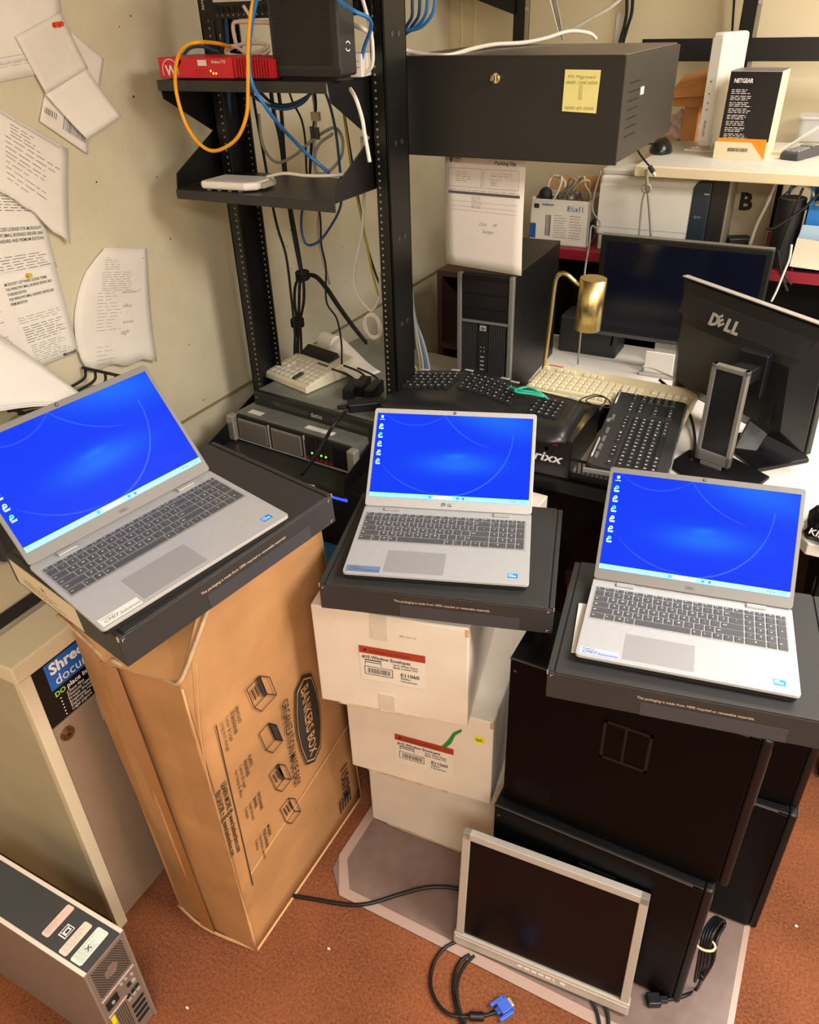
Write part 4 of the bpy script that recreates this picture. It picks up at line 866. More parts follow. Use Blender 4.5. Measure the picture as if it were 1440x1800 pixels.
t = thing('backup_appliance', 'black fronted one-unit backup appliance lying on top of the silver server', 'server', (-1.468, 1.705, .8755), R(-6))
w, d, h = .465, .53, .043
bm = NB(); box(bm, .004, w - .004, .02, d, 0, h); obj('chassis', bm, mat('appliance_grey_lid', '8b8f88', .42, .5, .08, 20), t, bev=.001)
bm = NB(); box(bm, 0, w, 0, .02, 0, h); b_ = obj('front_bezel', bm, mat('appliance_black', '232323', .35), t, bev=.002)
for x0, x1 in ((.075, .215), (.30, .43)):
    bm = NB(); prism(bm, [(x0, .028), (x0 + .01, .012), (x1, .012), (x1, .028)], XZ, -.001, 0); obj('bezel_recess', bm, mat('recess_grey', '46423f', .3, .3), b_)
bm = NB(); put_text(bm, 'datto', .021, plane_fn((.222, 0, .014), (1, 0, 0), (0, 0, 1), .0013), .0); obj('maker_lettering', bm, mat('datto_grey', 'd2d2cf', .4), b_)
bm = NB(); rect(bm, plane_fn((.008, 0, .024), (1, 0, 0), (0, 0, 1), .0012), 0, .012, 0, .003); obj('corner_print', bm, mat('teal_print', '3c7d86', .5), b_)
t = thing('desk_calculator', 'cream printing calculator with a dark display on the backup appliance', 'calculator', az(462, 664, .9195), R(-14))
w, d = .205, .215; bm = NB()
hexa(bm, [(0, .006, 0), (w, 0, 0), (w, d, 0), (0, d, 0), (.003, .009, .02), (w - .003, .004, .02), (w - .006, d - .004, .052), (.006, d - .004, .052)])
obj('body', bm, CRM, t, bev=.005, seg=3)
def cz(y): return .0205 + (y - .009) / (d - .013) * .0315
bm = NB(); hexa(bm, [(.02, d - .075, cz(d - .075)), (w - .045, d - .075, cz(d - .075)), (w - .045, d - .03, cz(d - .03)), (.02, d - .03, cz(d - .03)), (.022, d - .071, cz(d - .075) + .006), (w - .047, d - .071, cz(d - .075) + .006), (w - .047, d - .036, cz(d - .03) + .016), (.022, d - .036, cz(d - .03) + .016)])
obj('display', bm, mat('display_smoke', '1e1e22', .2), t, bev=.002)
for r in range(5):
    for c in range(9):
        if c == 2 and r in (2, 3): continue
        x = .014 + c * .0205 + (.004 if c > 4 else 0); y = .018 + r * .0215
        if c == 5 and r < 2:
            if r == 0: bm = NB(); z = cz(y); hexa(bm, [(x, y, z), (x + .015, y, z), (x + .015, y + .038, z + .006), (x, y + .038, z + .006), (x + .001, y + .001, z + .006), (x + .014, y + .001, z + .006), (x + .014, y + .037, z + .012), (x + .001, y + .037, z + .012)]); obj('plus_key', bm, DGR, t, bev=.001)
            continue
        bm = NB(); z = cz(y) - .001; box(bm, x, x + .0165, y, y + .0155, z, z + .0065); obj('key', bm, mat('calculator_key', 'd3cbb8' if True else '', .5), t, bev=.0015)
bm = NB(); cyl(bm, (.04, d + .012, .065), (.10, d + .012, .065), .026, n=28); cyl(bm, (.0399, d + .012, .065), (.1001, d + .012, .065), .007, n=14, mi=1); obj('paper_roll', bm, [PAP2, CRM], t, smooth=False)
bm = NB(); box(bm, .036, .04, d - .008, d + .02, .045, .07); box(bm, .10, .104, d - .008, d + .02, .045, .07); obj('roll_arm', bm, CRM, t, bev=.002)
bm = NB(); N = 10; G = []
for i in range(N + 1):
    q = i / N; G.append([bm.verts.new((.10 + q * .20, d + .036 - q * .03, .088 - .062 * q ** .6 + .004 * math.sin(q * 6))), bm.verts.new((.10 + q * .18, d - .035 - q * .04, .056 - .040 * q ** .5))])
for a, b in zip(G, G[1:]): face(bm, [a[0], b[0], b[1], a[1]])
obj('paper_tape', bm, PAP2, t, smooth=True, solid=.0006)
bm = NB(); put_text(bm, '1,250.00', .006, plane_fn((.03, d - .02, .0525), (1, 0, 0), (0, 1, 0), .001)) if False else [box(bm, .125 + i * .012, .133 + i * .012, d - .095, d - .088, cz(d - .09), cz(d - .09) + .003) for i in range(4)]; obj('slide_switch', bm, DGR, t)
# power adapters on the appliance
for k, (u, v, rz, sz) in enumerate(((612, 690, 15, (.034, .085, .034)), (630, 684, 12, (.032, .08, .036)), (649, 694, 8, (.03, .085, .04)))):
    p = az(u, v + 14, .9195); t = thing('power_adapter', ('leftmost', 'middle', 'rightmost')[k] + ' of three black power adapters piled behind the calculator cord', 'power adapter', p, R(rz), 'black power adapters on the backup appliance')
    bm = NB(); box(bm, -sz[0] / 2, sz[0] / 2, 0, sz[1], 0, sz[2]); obj('brick', bm, BLKP, t, bev=.004, seg=3)
    bm = NB(); tube(bm, [(0, sz[1] * .98, sz[2] * .5), (-.01, sz[1] + .02, sz[2] * .6), (-.04, sz[1] + .04, sz[2] * .8), (-.085, sz[1] + .035, sz[2] + .01)], .003); obj('lead', bm, BLKM, t)
t = thing('power_brick', 'long black power brick lying across the front of the backup appliance', 'power adapter', az(612, 722, .9195), R(38))
bm = NB(); box(bm, .0, .105, -.02, .022, .0, .026); obj('brick', bm, BLKP, t, bev=.004)
bm = NB(); tube(bm, [(.005, 0, .013), (-.03, -.0, .013)], .006); obj('strain_relief', bm, BLKM, t)
cable('mains_cable', 'thick black cord hanging from the power brick past the server front', [az(607, 724, .933), ay(588, 745, 1.60), ay(572, 772, 1.575), ay(553, 805, 1.545), ay(530, 835, 1.52)], .0052, BLKP, cat='cord')
# battery backup low in the rack
t = thing('battery_backup', 'black battery backup with a blue light bar low in the rack', 'power supply', (-1.49, 1.60, .22))
bm = NB(); box(bm, 0, .45, 0, .4, 0, .50); obj('housing', bm, BLKM, t, bev=.006); bm = NB(); 
pb = ay(582, 874, 1.598); box(bm, pb.x + 1.49 - .03, pb.x + 1.49 + .055, -.002, 0, pb.z - .22 - .003, pb.z - .22 + .006); obj('light_bar', bm, mat('blue_led_bar', '3a4dff', .4, emit=1.6), t)
bm = NB(); box(bm, -.02, .47, -.02, .42, -.22, 0); obj('stand', bm, BLKM, t)
t = thing('storage_tote', 'blue ribbed fabric tote on the floor behind the brown carton', 'tote', (-1.06, 1.32, 0))
bm = NB()
pts = []
for i in range(40): pts.append((-.13 + .26 * i / 39, 0 + .004 * math.sin(i * 1.6)))
prism(bm, pts + [(.13, .22), (-.13, .22)], XY, 0, .55); obj('body', bm, mat('blue_ribbed_fabric', '2a7ba8', .8, 0, .15, 90), t)
bm = NB(); box(bm, -.135, .135, -.006, .225, .55, .565); obj('rim', bm, mat('blue_binding', '20638a', .7), t, bev=.003)

# ------------------------------------------------------------------ lock box on the rack, with what is on and under it
p = ay(692, 97, 1.9); x0, x1, zt, zb = -1.05, -.492, 1.7815, 1.566
t = thing('security_lock_box', 'large black steel lock box with a silver key lock, beside the rack', 'lock box', (x0, 1.9, zb))
w, h, d = x1 - x0, zt - zb, .53
bm = NB(); box(bm, .004, w - .001, .006, d, .004, h - .003); obj('body', bm, BLK if False else mat('lockbox_black', '1f1e1e', .42, .2, .1, 12), t, bev=.002)
bm = NB(); box(bm, 0, w, -.002, .006, 0, h); dr = obj('door', bm, mat('lockbox_door', '222222', .38, .1, .06, 8), t, bev=.002)
bm = NB(); box(bm, .01, w - .01, .006, d - .002, h - .003, h + .0005); obj('top_panel', bm, mat('lockbox_top_dusty', '6a645b', .35, .3, .1, 9), t)
c = hit(t, 874, 137, 1, -.002); bm = NB(); cyl(bm, (c.x, -.002, c.z), (c.x, -.010, c.z), .0105, n=24); cyl(bm, (c.x, -.010, c.z), (c.x, -.014, c.z), .0075, n=20); obj('key_cylinder', bm, mat('polished_nickel', 'cfc4b0', .15, 1), dr)
bm = NB(); box(bm, c.x - .0013, c.x + .0013, -.026, -.013, c.z - .007, c.z + .007); cyl(bm, (c.x - .0013, -.028, c.z), (c.x + .0013, -.028, c.z), .0095, n=16); obj('key', bm, MC['polished_nickel'], dr)
bm = NB()
for j in range(7):
    for i in range(8): box(bm, w - .001, w - .0002, .05 + i * .012, .058 + i * .012, .05 + j * .018, .053 + j * .018)
obj('side_vents', bm, BLKM, t)
c = hit(t, 1126, 160, 0, w); bm = NB(); box(bm, w - .0004, w + .0012, c.y, c.y + .028, c.z - .008, c.z + .008); obj('side_sticker', bm, WHT, t)
t2 = thing('sticky_note', 'pale yellow sticky note on the right of the lock box door', 'note', (x0, 1.8975, zb))
cs = [hit(t2, *q, 1) for q in ((994, 122), (1057, 123), (1049, 199), (989, 195))]
bm = NB(); vs = [bm.verts.new((c.x, -.0006 - (.004 if i > 1 else 0), c.z)) for i, c in enumerate(cs)]; face(bm, vs); nt_ = obj('note_sheet', bm, mat('sticky_yellow', 'e6dc8e', .75), t2, solid=.0003)
f = lambda x, y: (cs[0].x + (cs[1].x - cs[0].x) * x + (cs[3].x - cs[0].x) * y, -.0012 - .004 * y, cs[0].z + (cs[3].z - cs[0].z) * y + (cs[1].z - cs[0].z) * x)
bm = NB()
for k, (s, x, y, ww) in enumerate((('IPS Migrated', .08, .2, .8), ('0000 1500 0000', .05, .34, .9), ('20', .42, .44, .12), ('22', .42, .53, .12), ('23', .42, .62, .12), ('24', .42, .71, .12), ('0000 00 0000', .06, .95, .85))):
    V, F, gw = glyphs(s, 0, .2); vs = [bm.verts.new(f(x + a / gw * ww, y - b * .11)) for a, b in V]; [face(bm, [vs[i] for i in q]) for q in F]
obj('handwriting', bm, mat('olive_pencil', '9a9360', .8), t2)
# packing slip hanging below
P4 = [Vector((-1.0, 1.975, 1.563)), Vector((-.782, 1.985, 1.563)), ay(917, 485, 1.99), ay(785, 463, 1.985)]
P4[0].x = ay(783, 278, 1.975).x; P4[1].x = ay(925, 290, 1.985).x
def PS_(s, t_, e=0): return (P4[0] * (1 - s) + P4[1] * s) * (1 - t_) + (P4[3] * (1 - s) + P4[2] * s) * t_ + Vector((0, -.006 * math.sin(t_ * 3.1) - e, 0))
bm = NB(); G = [[bm.verts.new(PS_(i / 8, j / 10)) for i in range(9)] for j in range(11)]
for j in range(10):
    for i in range(8): face(bm, [G[j][i], G[j][i + 1], G[j + 1][i + 1], G[j + 1][i]])
o = tag(obj('packing_slip', bm, mat('slip_white', 'ddd5ce', .8), smooth=True, solid=.0003), 'white packing slip hanging below the black lock box', 'paper')
SW, SH = .216, .28; f = lambda x, y: PS_(x / SW, -y / SH, .0009)
bm = NB(); put_text(bm, 'Packing Slip', .012, lambda x, y: f(.135 + x, -.022 + y), .02)
put_text(bm, 'CAMELS', .006, lambda x, y: f(.024 + x, -.014 + y), .03); put_text(bm, 'BUSINESS', .004, lambda x, y: f(.024 + x, -.020 + y), .02)
prism(bm, [(.012, -.010), (.022, -.010), (.021, -.018), (.017, -.022), (.013, -.018)], lambda a, b, h_: f(a, b), 0, 0)
for q in ((.010, .205, -.0945, -.088), ): rect(bm, f, *q)
for (a, b) in ((.010, .1), (.106, .2)):
    for q in ((a, b, -.034, -.0335), (a, b, -.0775, -.077), (a, a + .0006, -.077, -.034), (b, b + .0006, -.077, -.034)): rect(bm, f, *q)
obj('dark_print', bm, mat('slip_ink', '56525a', .8), o)
bm = NB(); rr = random.Random(2); scribble(bm, f, .03, -.042, .045, 5, .0052, .0011, .3, .012, rnd=rr); scribble(bm, f, .125, -.042, .06, 2, .0052, .0011, .1, .012, rnd=rr); scribble(bm, f, .125, -.056, .03, 4, .0042, .0011, .3, .012, rnd=rr)
scribble(bm, f, .012, -.084, .19, 1, .005, .0011, .0, .014, rnd=rr); scribble(bm, f, .075, -.098, .03, 7, .0045, .0011, .2, .012, rnd=rr)
for y in (-.112, -.124, -.134): rect(bm, f, .012, .2, y, y + .0005)
obj('fine_print', bm, mat('slip_grey_ink', '8f8a8e', .8), o)
bm = NB(); put_text(bm, 'Out', .013, lambda x, y: f(.095 + x + y * .2, -.168 + y), 0, .3); put_text(bm, 'Scope', .013, lambda x, y: f(.105 + x, -.185 + y), 0, .3); put_text(bm, 'of', .012, lambda x, y: f(.135 + x, -.166 + y), 0, .3); obj('handwriting', bm, PINK, o)

# ------------------------------------------------------------------ desk at the right and what stands on it
DT = .86
t = thing('desk', 'white topped desk along the back of the room under the keyboards and monitors', 'desk', (0, 0, 0))
DW = mat('white_laminate', 'dcd6cc', .35, 0, .03, 20)
bm = NB(); prism(bm, [(-.99, 1.69), (.06, 1.69), (.085, 1.655), (.9, 1.655), (.9, 2.68), (-.99, 2.68)], XY, DT - .03, DT); obj('desktop', bm, DW, t, bev=.002)
bm = NB(); box(bm, -.992, -.20, 1.684, 1.74, DT - .036, DT + .0008); obj('black_edge_band', bm, BLKP, t, bev=.002)
DKW = mat('dark_walnut_panel', '2c1d18', .5, 0, .15, 10)
bm = NB(); box(bm, -.97, .88, 2.30, 2.32, .12, DT - .03); obj('modesty_panel', bm, DKW, t)
for x in (-.975, .86):
    bm = NB(); box(bm, x, x + .025, 1.75, 2.66, 0, DT - .03); obj('end_panel', bm, DKW, t)
bm = NB(); box(bm, .13, .50, 1.70, 2.25, .44, DT - .031); pd = obj('drawer_pedestal', bm, mat('pedestal_black', '171617', .4), t, bev=.002)
pl = ax(1424, 990, .13) ; bm = NB(); box(bm, .1285, .13, 1.76, 1.80, .66, .685); obj('side_label', bm, mat('label_silver', 'b9b2a6', .4), pd)
t = thing('storage_box', 'grey brown file box on the floor under the desk between the laptops', 'box', (-.52, 1.95, 0), R(4))
bm = NB(); box(bm, 0, .32, 0, .26, 0, .34); obj('body', bm, mat('grey_file_box', '7c7263', .7), t, bev=.004); bm = NB(); box(bm, -.008, .328, -.008, .268, .34, .39); obj('lid', bm, mat('maroon_lid', '3d1616', .6), t, bev=.004)
t = thing('storage_box', 'small white carton standing upright under the front of the keyboard box', 'box', (-.60, 1.585, 0), R(-3))
bm = NB(); box(bm, 0, .085, 0, .07, 0, .83); obj('body', bm, WCARD, t, bev=.003); bm = NB(); box(bm, .01, .07, -.001, 0, .74, .80); obj('front_flap', bm, PAP2, t)

# boxed keyboard under the curved keyboard
XK = (.9995, -.02, 0)
t = thing('keyboard_box', 'black keyboard retail box with white lettering under the curved keyboard', 'box', (-.99, 1.693, DT))
w, h, d = .515, .108, .24
bm = NB(); box(bm, 0, w, 0, d, 0, h); obj('carton', bm, mat('glossy_black_card', '0f0f12', .28, coat=.3), t, bev=.002)
bm = NB(); put_text(bm, 'perixx', .036, plane_fn((w - .140, 0, .043), (1, 0, 0), (0, 0, 1)), .02, .25, width=.122); obj('maker_lettering', bm, WINK, t)
bm = NB(); f = plane_fn((w - .063, 0, .078), (1, 0, 0), (0, 0, 1), .0009); prism(bm, [(.005 * math.cos(a * .5), .005 * math.sin(a * .5)) for a in range(12)], lambda a, b, h_: f(a, b), 0, 0); put_text(bm, 'Line', .009, plane_fn((w - .05, 0, .092), (1, 0, 0), (0, 0, 1)), .02); obj('red_print', bm, mat('red_print', 'e0343a', .5), t)
bm = NB(); box(bm, .006, .035, .01, .04, h, h + .0006); l_ = obj('corner_label', bm, mat('red_white_label', 'c8313a', .5), t)
bm = NB(); put_text(bm, 'PERI', .010, plane_fn((.008, .022, h + .0006), (1, 0, 0), (0, 1, 0)), .03); obj('lettering', bm, WINK, l_)
LEGW = mat('bright_legend', 'e6e6e6', .5)
def keycap(bm, x, y, z, w, h, ht=.006, ins=.0022):
    hexa(bm, [(x, y, z), (x + w, y, z), (x + w, y + h, z), (x, y + h, z), (x + ins, y + ins * .6, z + ht), (x + w - ins, y + ins * .6, z + ht), (x + w - ins, y + h - ins, z + ht), (x + ins, y + h - ins, z + ht)])
# curved ergonomic keyboard
t = thing('ergonomic_keyboard', 'black curved ergonomic keyboard with a wrist rest on the black keyboard box', 'keyboard'); 
pose(t, (-1.005, 1.665, DT + .109), (.9985, .045, -.01), (-.045, .9985, 0))
w, d = .515, .245
def sag(x): return .030 * (1 - ((x - w * .36) / (w * .36)) ** 2) if x < w * .72 else -.022 * (x - w * .72) / (w * .28)
def hump(x, y): return .018 + .016 * math.exp(-((x - w * .38) / .1) ** 2) + (.005 * math.sin(max(0, min(1, (.085 - y) / .085)) * math.pi) if y < .085 else 0) + .02 * y
bm = NB(); NX, NY = 34, 14; G = []
for j in range(NY + 1):
    row = []
    for i in range(NX + 1):
        x = w * i / NX; q = j / NY; e = min(i, NX - i) / 3.0; rnd = .02 * max(0, 1 - e) ** 2
        y = (sag(x) * .3 - .012 + rnd) * (1 - q) + (d + sag(x) - rnd) * q; z = hump(x, y) * (1 if 0 < j < NY else .35) * (1 if 0 < i < NX else .5)
        row.append(bm.verts.new((x, y, z)))
    G.append(row)
for j in range(NY):
    for i in range(NX): face(bm, [G[j][i], G[j][i + 1], G[j + 1][i + 1], G[j + 1][i]])
lo = []
ring = [G[0][i] for i in range(NX + 1)] + [G[j][NX] for j in range(1, NY + 1)] + [G[NY][i] for i in range(NX - 1, -1, -1)] + [G[j][0] for j in range(NY - 1, 0, -1)]
lo = [bm.verts.new((v.co.x, v.co.y, 0.0)) for v in ring]
for i in range(len(ring)): j = (i + 1) % len(ring); face(bm, [ring[i], ring[j], lo[j], lo[i]])
face(bm, lo[::-1]); obj('body', bm, mat('ergo_black', '1b1b1d', .36, 0, .05, 60), t, smooth=True)
leg = NB(); nk = 0
def ekey(x, y, kw, kh, rz=0, mark=True):
    global nk
    nk += 1
    if nk > 99: return
    z = hump(x, y) + .0005; bm = NB(); keycap(bm, -kw / 2, -kh / 2, 0, kw, kh, .0065); o = obj('key', bm, mat('key_black', '202022', .4), t, loc=(x, y, z), rot=(0, 0, rz))
    if mark:
        c, s = math.cos(rz), math.sin(rz); f = lambda a, b: (x + a * c - b * s, y + a * s + b * c, z + .0069); put_text(leg, random.choice('ABCDEFGHJKLMNPRSTUVXYZ2345789'), .007, lambda a, b: f(a - .004, b - .001), .03)
for r in range(5):
    for c in range(7):
        x = .022 + c * .0198 + (r % 2) * .003; ekey(x, .105 + r * .0205 + sag(x) * .85, .0175, .0178, .12)
    for c in range(8):
        x = .186 + c * .0198 - (r % 2) * .003; kw = .0175; ekey(x, .105 + r * .0205 + sag(x) * .85, kw, .0178, -.14)
    for c in range(4): x = .398 + c * .0205; ekey(x, .098 + r * .0205 + sag(x) * .85, .018, .0178, -.05)
obj('key_legends', leg, LEGW, t)
for x in (.03, .12, .16, .27, .30, .47):
    bm = NB(); keycap(bm, -.012, -.005, 0, .026, .010, .002); obj('media_key', bm, mat('silver_media_key', 'b5b3b0', .3, .4), t, loc=(x, .226 + sag(x) * .85, hump(x, .226) + .002), rot=(0, 0, .1 if x < .15 else -.12))
# plain black keyboard turned sideways
t = thing('computer_keyboard', 'dark grey keyboard turned sideways with white key markings, left of the monitor stand', 'keyboard')
pose(t, az(1170, 852, .922), (-.095, .9955, .0), (-.9955, -.095, .002))
w, d = .442, .190
bm = NB(); prism(bm, rrect(w / 2, d / 2, .014), lambda a, b, h_: (w / 2 + a, d / 2 + b, h_ + .008 * (b / d + .5)), 0, .016); obj('body', bm, mat('keyboard_graphite', '2b2b2c', .38), t, bev=.003)
bm = NB(); prism(bm, [(-.004, -.004), (w + .004, -.004), (w + .004, d * .0 - .001), (-.004, d * 0 - .001)], XY, .0, .010); prism(bm, [(-.007, -.004), (-.001, -.004), (-.001, d + .004), (-.007, d + .004)], XY, .0, .012); obj('grey_rim', bm, mat('rim_grey', '8b8b89', .4, .2), t, bev=.002)
leg = NB(); rr = random.Random(4); cnt = 0
for r in range(6):
    xs = 0
    for c in range(21):
        if r == 5 and c in (1, 5, 9): continue
        if c in (14, 18): continue
        if r == 0 and 4 <= c <= 9: continue
        x = .008 + c * .0199 + (.004 if c > 14 else 0); y = .026 + r * .0195 + (.006 if r == 5 else 0)
        if r in (1, 3) and c in (15, 16, 17): continue
        cnt += 1
        if cnt > 99: continue
        z = .0165 + .008 * y / d; bm = NB(); kw = .0178; keycap(bm, 0, 0, 0, kw, .0165 if r < 5 else .012, .0062); obj('key', bm, mat('key_charcoal', '1d1d1f', .42), t, loc=(x, y, z))
        put_text(leg, rr.choice('QWERTYUIOPASDFGHJKLZXCVBNM1234567890'), .0075, lambda a, b: (x + .006 + a, y + .005 + b, z + .0066), .03)
obj('key_legends', leg, LEGW, t)
bm = NB(); z = .017; keycap(bm, .008 + 4 * .0199, .026, z, 6 * .0199 - .003, .0165, .0062); obj('space_bar', bm, MC['key_charcoal'], t)
for x in (.03, .075, .12, .17, .25):
    bm = NB(); box(bm, x, x + .03, d - .022, d - .014, .022, .0275); obj('media_key', bm, mat('media_grey', '6f6f70', .35, .3), t, bev=.001)
bm = NB(); tube(bm, [(.03, d - .008, .0275), (.11, d - .008, .0278), (.13, d - .008, .0278)], .003); tube(bm, [(.35, d - .008, .0278), (.44, d - .008, .0278)], .003); obj('shiny_strip', bm, SIL, t)
bm = NB(); put_text(bm, 'DELL', .012, plane_fn((.23, d - .014, .0262), (1, 0, 0), (0, 1, 0), .0006), .03); obj('maker_mark', bm, SIL, t)
# beige keyboard
t = thing('computer_keyboard', 'old beige keyboard in front of the dark widescreen monitor', 'keyboard')
a, b = az(958, 643, .925), az(1230, 692, .925); X = (b - a).normalized(); Yv = Vector((-X.y, X.x, 0)); w = (b - a).length; d = .175
pose(t, a - Yv * d + Vector((0, 0, -.016)), X, Yv + Vector((0, 0, .05)))
BE = mat('beige_plastic', 'd3c5a0', .5, 0, .04, 30)
bm = NB(); hexa(bm, [(0, 0, -.012), (w, 0, -.012), (w, d, -.012), (0, d, -.012), (.003, .003, .010), (w - .003, .003, .010), (w - .003, d - .003, .020), (.003, d - .003, .020)]); obj('body', bm, BE, t, bev=.003)
BK = mat('beige_key', 'ddd2b2', .5); cnt = 0
for r in range(6):
    for c in range(21):
        if c in (15,) or (c == 19 and r > 4) or (r == 5 and c in (1, 5, 10, 14)) or (r in (1, 3) and c in (16,)) or (r == 0 and 4 <= c <= 9): continue
        x = .012 + c * (w - .024) / 21; y = .012 + r * .0215 + (.008 if r == 5 else 0); cnt += 1
        if cnt > 99: continue
        bm = NB(); keycap(bm, 0, 0, 0, .0175, .0175, .0075, .003); obj('key', bm, BK, t, loc=(x, y, .0115 + .010 * y / d))
bm = NB(); keycap(bm, .012 + 4 * (w - .024) / 21, .012, .0115, 6 * (w - .024) / 21 - .004, .0175, .0075, .003); obj('space_bar', bm, BK, t)
bm = NB(); box(bm, .02, .065, d - .016, d - .010, .0195, .0205); obj('red_badge', bm, mat('faded_red_print', 'c8584a', .5), t)
bm = NB(); box(bm, .01, w - .01, .01, d + .05, -.045, -.0125); t3 = tag(obj('flat_carton', bm, mat('flat_white_carton', 'cfc9be', .7), None), 'flat white carton under the beige keyboard', 'carton'); t3.matrix_world = t.matrix_basis
# black mesh tray
t = thing('mesh_tray', 'black slatted desk tray with papers under the sideways keyboard', 'tray', (-.50, 1.70, DT), R(-2))
w, d, h = .215, .34, .062
bm = NB(); box(bm, 0, w, 0, d, 0, .004); box(bm, 0, .003, 0, d, 0, h); box(bm, w - .003, w, 0, d, 0, h); box(bm, 0, w, d - .003, d, 0, h); box(bm, 0, w, 0, .003, 0, .022); box(bm, 0, w, 0, .003, h - .008, h); obj('frame', bm, BLKP, t, bev=.001)
for k in range(18):
    bm = NB(); x = .006 + k * .0115; box(bm, x, x + .0035, .0, .003, .022, h - .008); obj('slat', bm, DGR, t)
bm = NB(); box(bm, .012, w - .02, .03, d - .02, .0045, .012); tag(obj('paper_stack', bm, PAP), 'creased white papers lying in the black desk tray', 'paper').matrix_world = t.matrix_basis
# lamp
BR = mat('brushed_brass', 'ecd394', .34, 1, .1, 8, stretch=(20, 20, 1)); t = thing('desk_lamp', 'brass desk lamp with a cylinder shade hanging from a bent arm', 'lamp', (-.728, 2.19, DT))
pa_, pb_ = ay(953, 670, 2.19), ay(972, 530, 2.19); k_ = (DT - pa_.z) / (pb_.z - pa_.z); o_ = pa_ + (pb_ - pa_) * k_; t.location = o_; q = lambda u, v: ay(u, v, 2.19) - o_
bm = NB(); cyl(bm, (0, 0, 0), (0, 0, .012), .055, n=36); obj('base', bm, BR, t, bev=.002)
bm = NB(); tube(bm, [(0, 0, .012), q(953, 670), q(965, 582), q(975, 505), q(979, 488), q(986, 481), q(997, 483), q(1012, 496), q(1027, 506)], .0062, 12, 8); obj('arm', bm, BR, t)
c = (q(1042, 489) + Vector((0, 0, 0))); c2 = q(1032, 578); c = Vector((c2.x * .5 + c.x * .5 + .0, 0, c.z)); bm = NB()
A = q(1044, 489); B = q(1032, 578); cyl(bm, A, B, .0375, n=40, caps=False); cyl(bm, A, A - (A - B).normalized() * .002, .0375, n=40); sh_ = obj('lamp_shade', bm, BR, t, smooth=False, solid=.0012)
for p_ in sh_.data.polygons: p_.use_smooth = len(p_.vertices) == 4
# HP style office tower
x0, x1 = -.951, -.780; t = thing('office_computer', 'black office computer tower with silver edges and a ribbed front, beside the brass lamp', 'computer', (x0, 2.05, DT), R(2))
w, d, h = x1 - x0, .44, 1.241 - DT
bm = NB(); box(bm, .002, w - .002, .012, d, 0, h - .002); obj('case', bm, mat('case_black', '131212', .4, .2, .05, 10), t, bev=.002)
for a in (0, w - .014):
    bm = NB(); box(bm, a, a + .014, -.006, .012, 0, h); obj('silver_edge', bm, mat('edge_silver', '8d8c89', .35, .5), t, bev=.003)
bm = NB(); box(bm, .014, w - .014, .0, .012, 0, h - .004); fp = obj('front_panel', bm, BLKP, t)
for z0, z1 in ((h - .055, h - .018), (h - .098, h - .060), (h - .128, h - .102)):
    bm = NB(); box(bm, .018, w - .018, -.003, .0, z0, z1); obj('drive_bay', bm, mat('bay_black', '15161a', .3), fp, bev=.001)
bm = NB(); box(bm, .014, w - .014, -.005, .0, h - .141, h - .134); obj('silver_bar', bm, MC['edge_silver'], fp)
for k in range(26):
    x = .018 + k * .0052
    if .062 < x < .098: continue
    bm = NB(); box(bm, x, x + .0022, -.003, 0, .01, h - .145); obj('front_rib', bm, mat('rib_grey', '3a3a3a', .4), fp)
bm = NB(); box(bm, .066, .098, -.004, 0, .01, h - .165); cp = obj('centre_strip', bm, BLKM, fp) 
bm = NB(); box(bm, .072, .092, -.005, -.003, h - .163, h - .147); lg = obj('silver_badge', bm, SIL, fp)
bm = NB(); put_text(bm, 'hp', .013, plane_fn((.0755, -.005, h - .159), (1, 0, 0), (0, 0, 1)), .02, .2); obj('badge_lettering', bm, INK, fp)
for k in range(4): bm = NB(); box(bm, .075, .087, -.005, -.003, h - .245 - k * .013, h - .241 - k * .013); obj('usb_port', bm, SIL, fp)
for a in (.0765, .0865):
    for zz in (.213, .226): bm = NB(); cyl(bm, (a, -.005, h - zz), (a, -.003, h - zz), .0018, n=8); obj('audio_jack', bm, SIL, fp)
# teal patch cord and thin black coiled wire on the keyboards
cable('network_cable', 'teal patch cord lying across the curved keyboard', [az(893, 680, 1.012), az(915, 686, 1.018), az(940, 690, 1.015), az(955, 697, 1.01), az(935, 693, 1.014), az(905, 688, 1.018), az(925, 681, 1.012), az(948, 690, 1.012), az(962, 700, 1.0)], .0034, mat('teal_cable', '25a387', .45), cat='cable')
cable('thin_wire', 'thin black wire coiled loosely behind the curved keyboard', [az(u, v, .985 + .006 * math.sin(i)) for i, (u, v) in enumerate(((1010, 712), (1025, 700), (1050, 694), (1070, 703), (1072, 716), (1050, 713), (1030, 705), (1045, 697), (1065, 700), (1058, 712), (1035, 711), (1018, 704)))], .0017, BLKM, cat='wire')
# dark widescreen monitor
t = thing('widescreen_monitor', 'dark widescreen monitor switched off facing the room, behind the beige keyboard', 'monitor', (-.665, 2.50, .95), R(0))
w, h = .498, .317
bm = NB(); box(bm, -.004, w, 0, .028, 0, h); obj('housing', bm, BLKP, t, bev=.004); bm = NB(); box(bm, .0, w - .004, -.0015, 0, .0, .012); obj('lower_edge', bm, mat('edge_grey_gloss', '55565a', .25, .4), t, bev=.0005)
bm = NB(); box(bm, .016, w - .018, -.001, 0, .02, h - .016); obj('screen', bm, mat('navy_off_screen', '060a1c', .18), t)
bm = NB(); box(bm, -.003, w - .001, .002, .026, h, h + .002); obj('top_edge', bm, mat('taupe_edge', '6b6456', .45), t)
bm = NB(); box(bm, w * .40, w * .60, .03, .045, -.088, .12); obj('stand_neck', bm, mat('stand_pale_grey', 'b9b6b0', .35, .2), t, bev=.003)
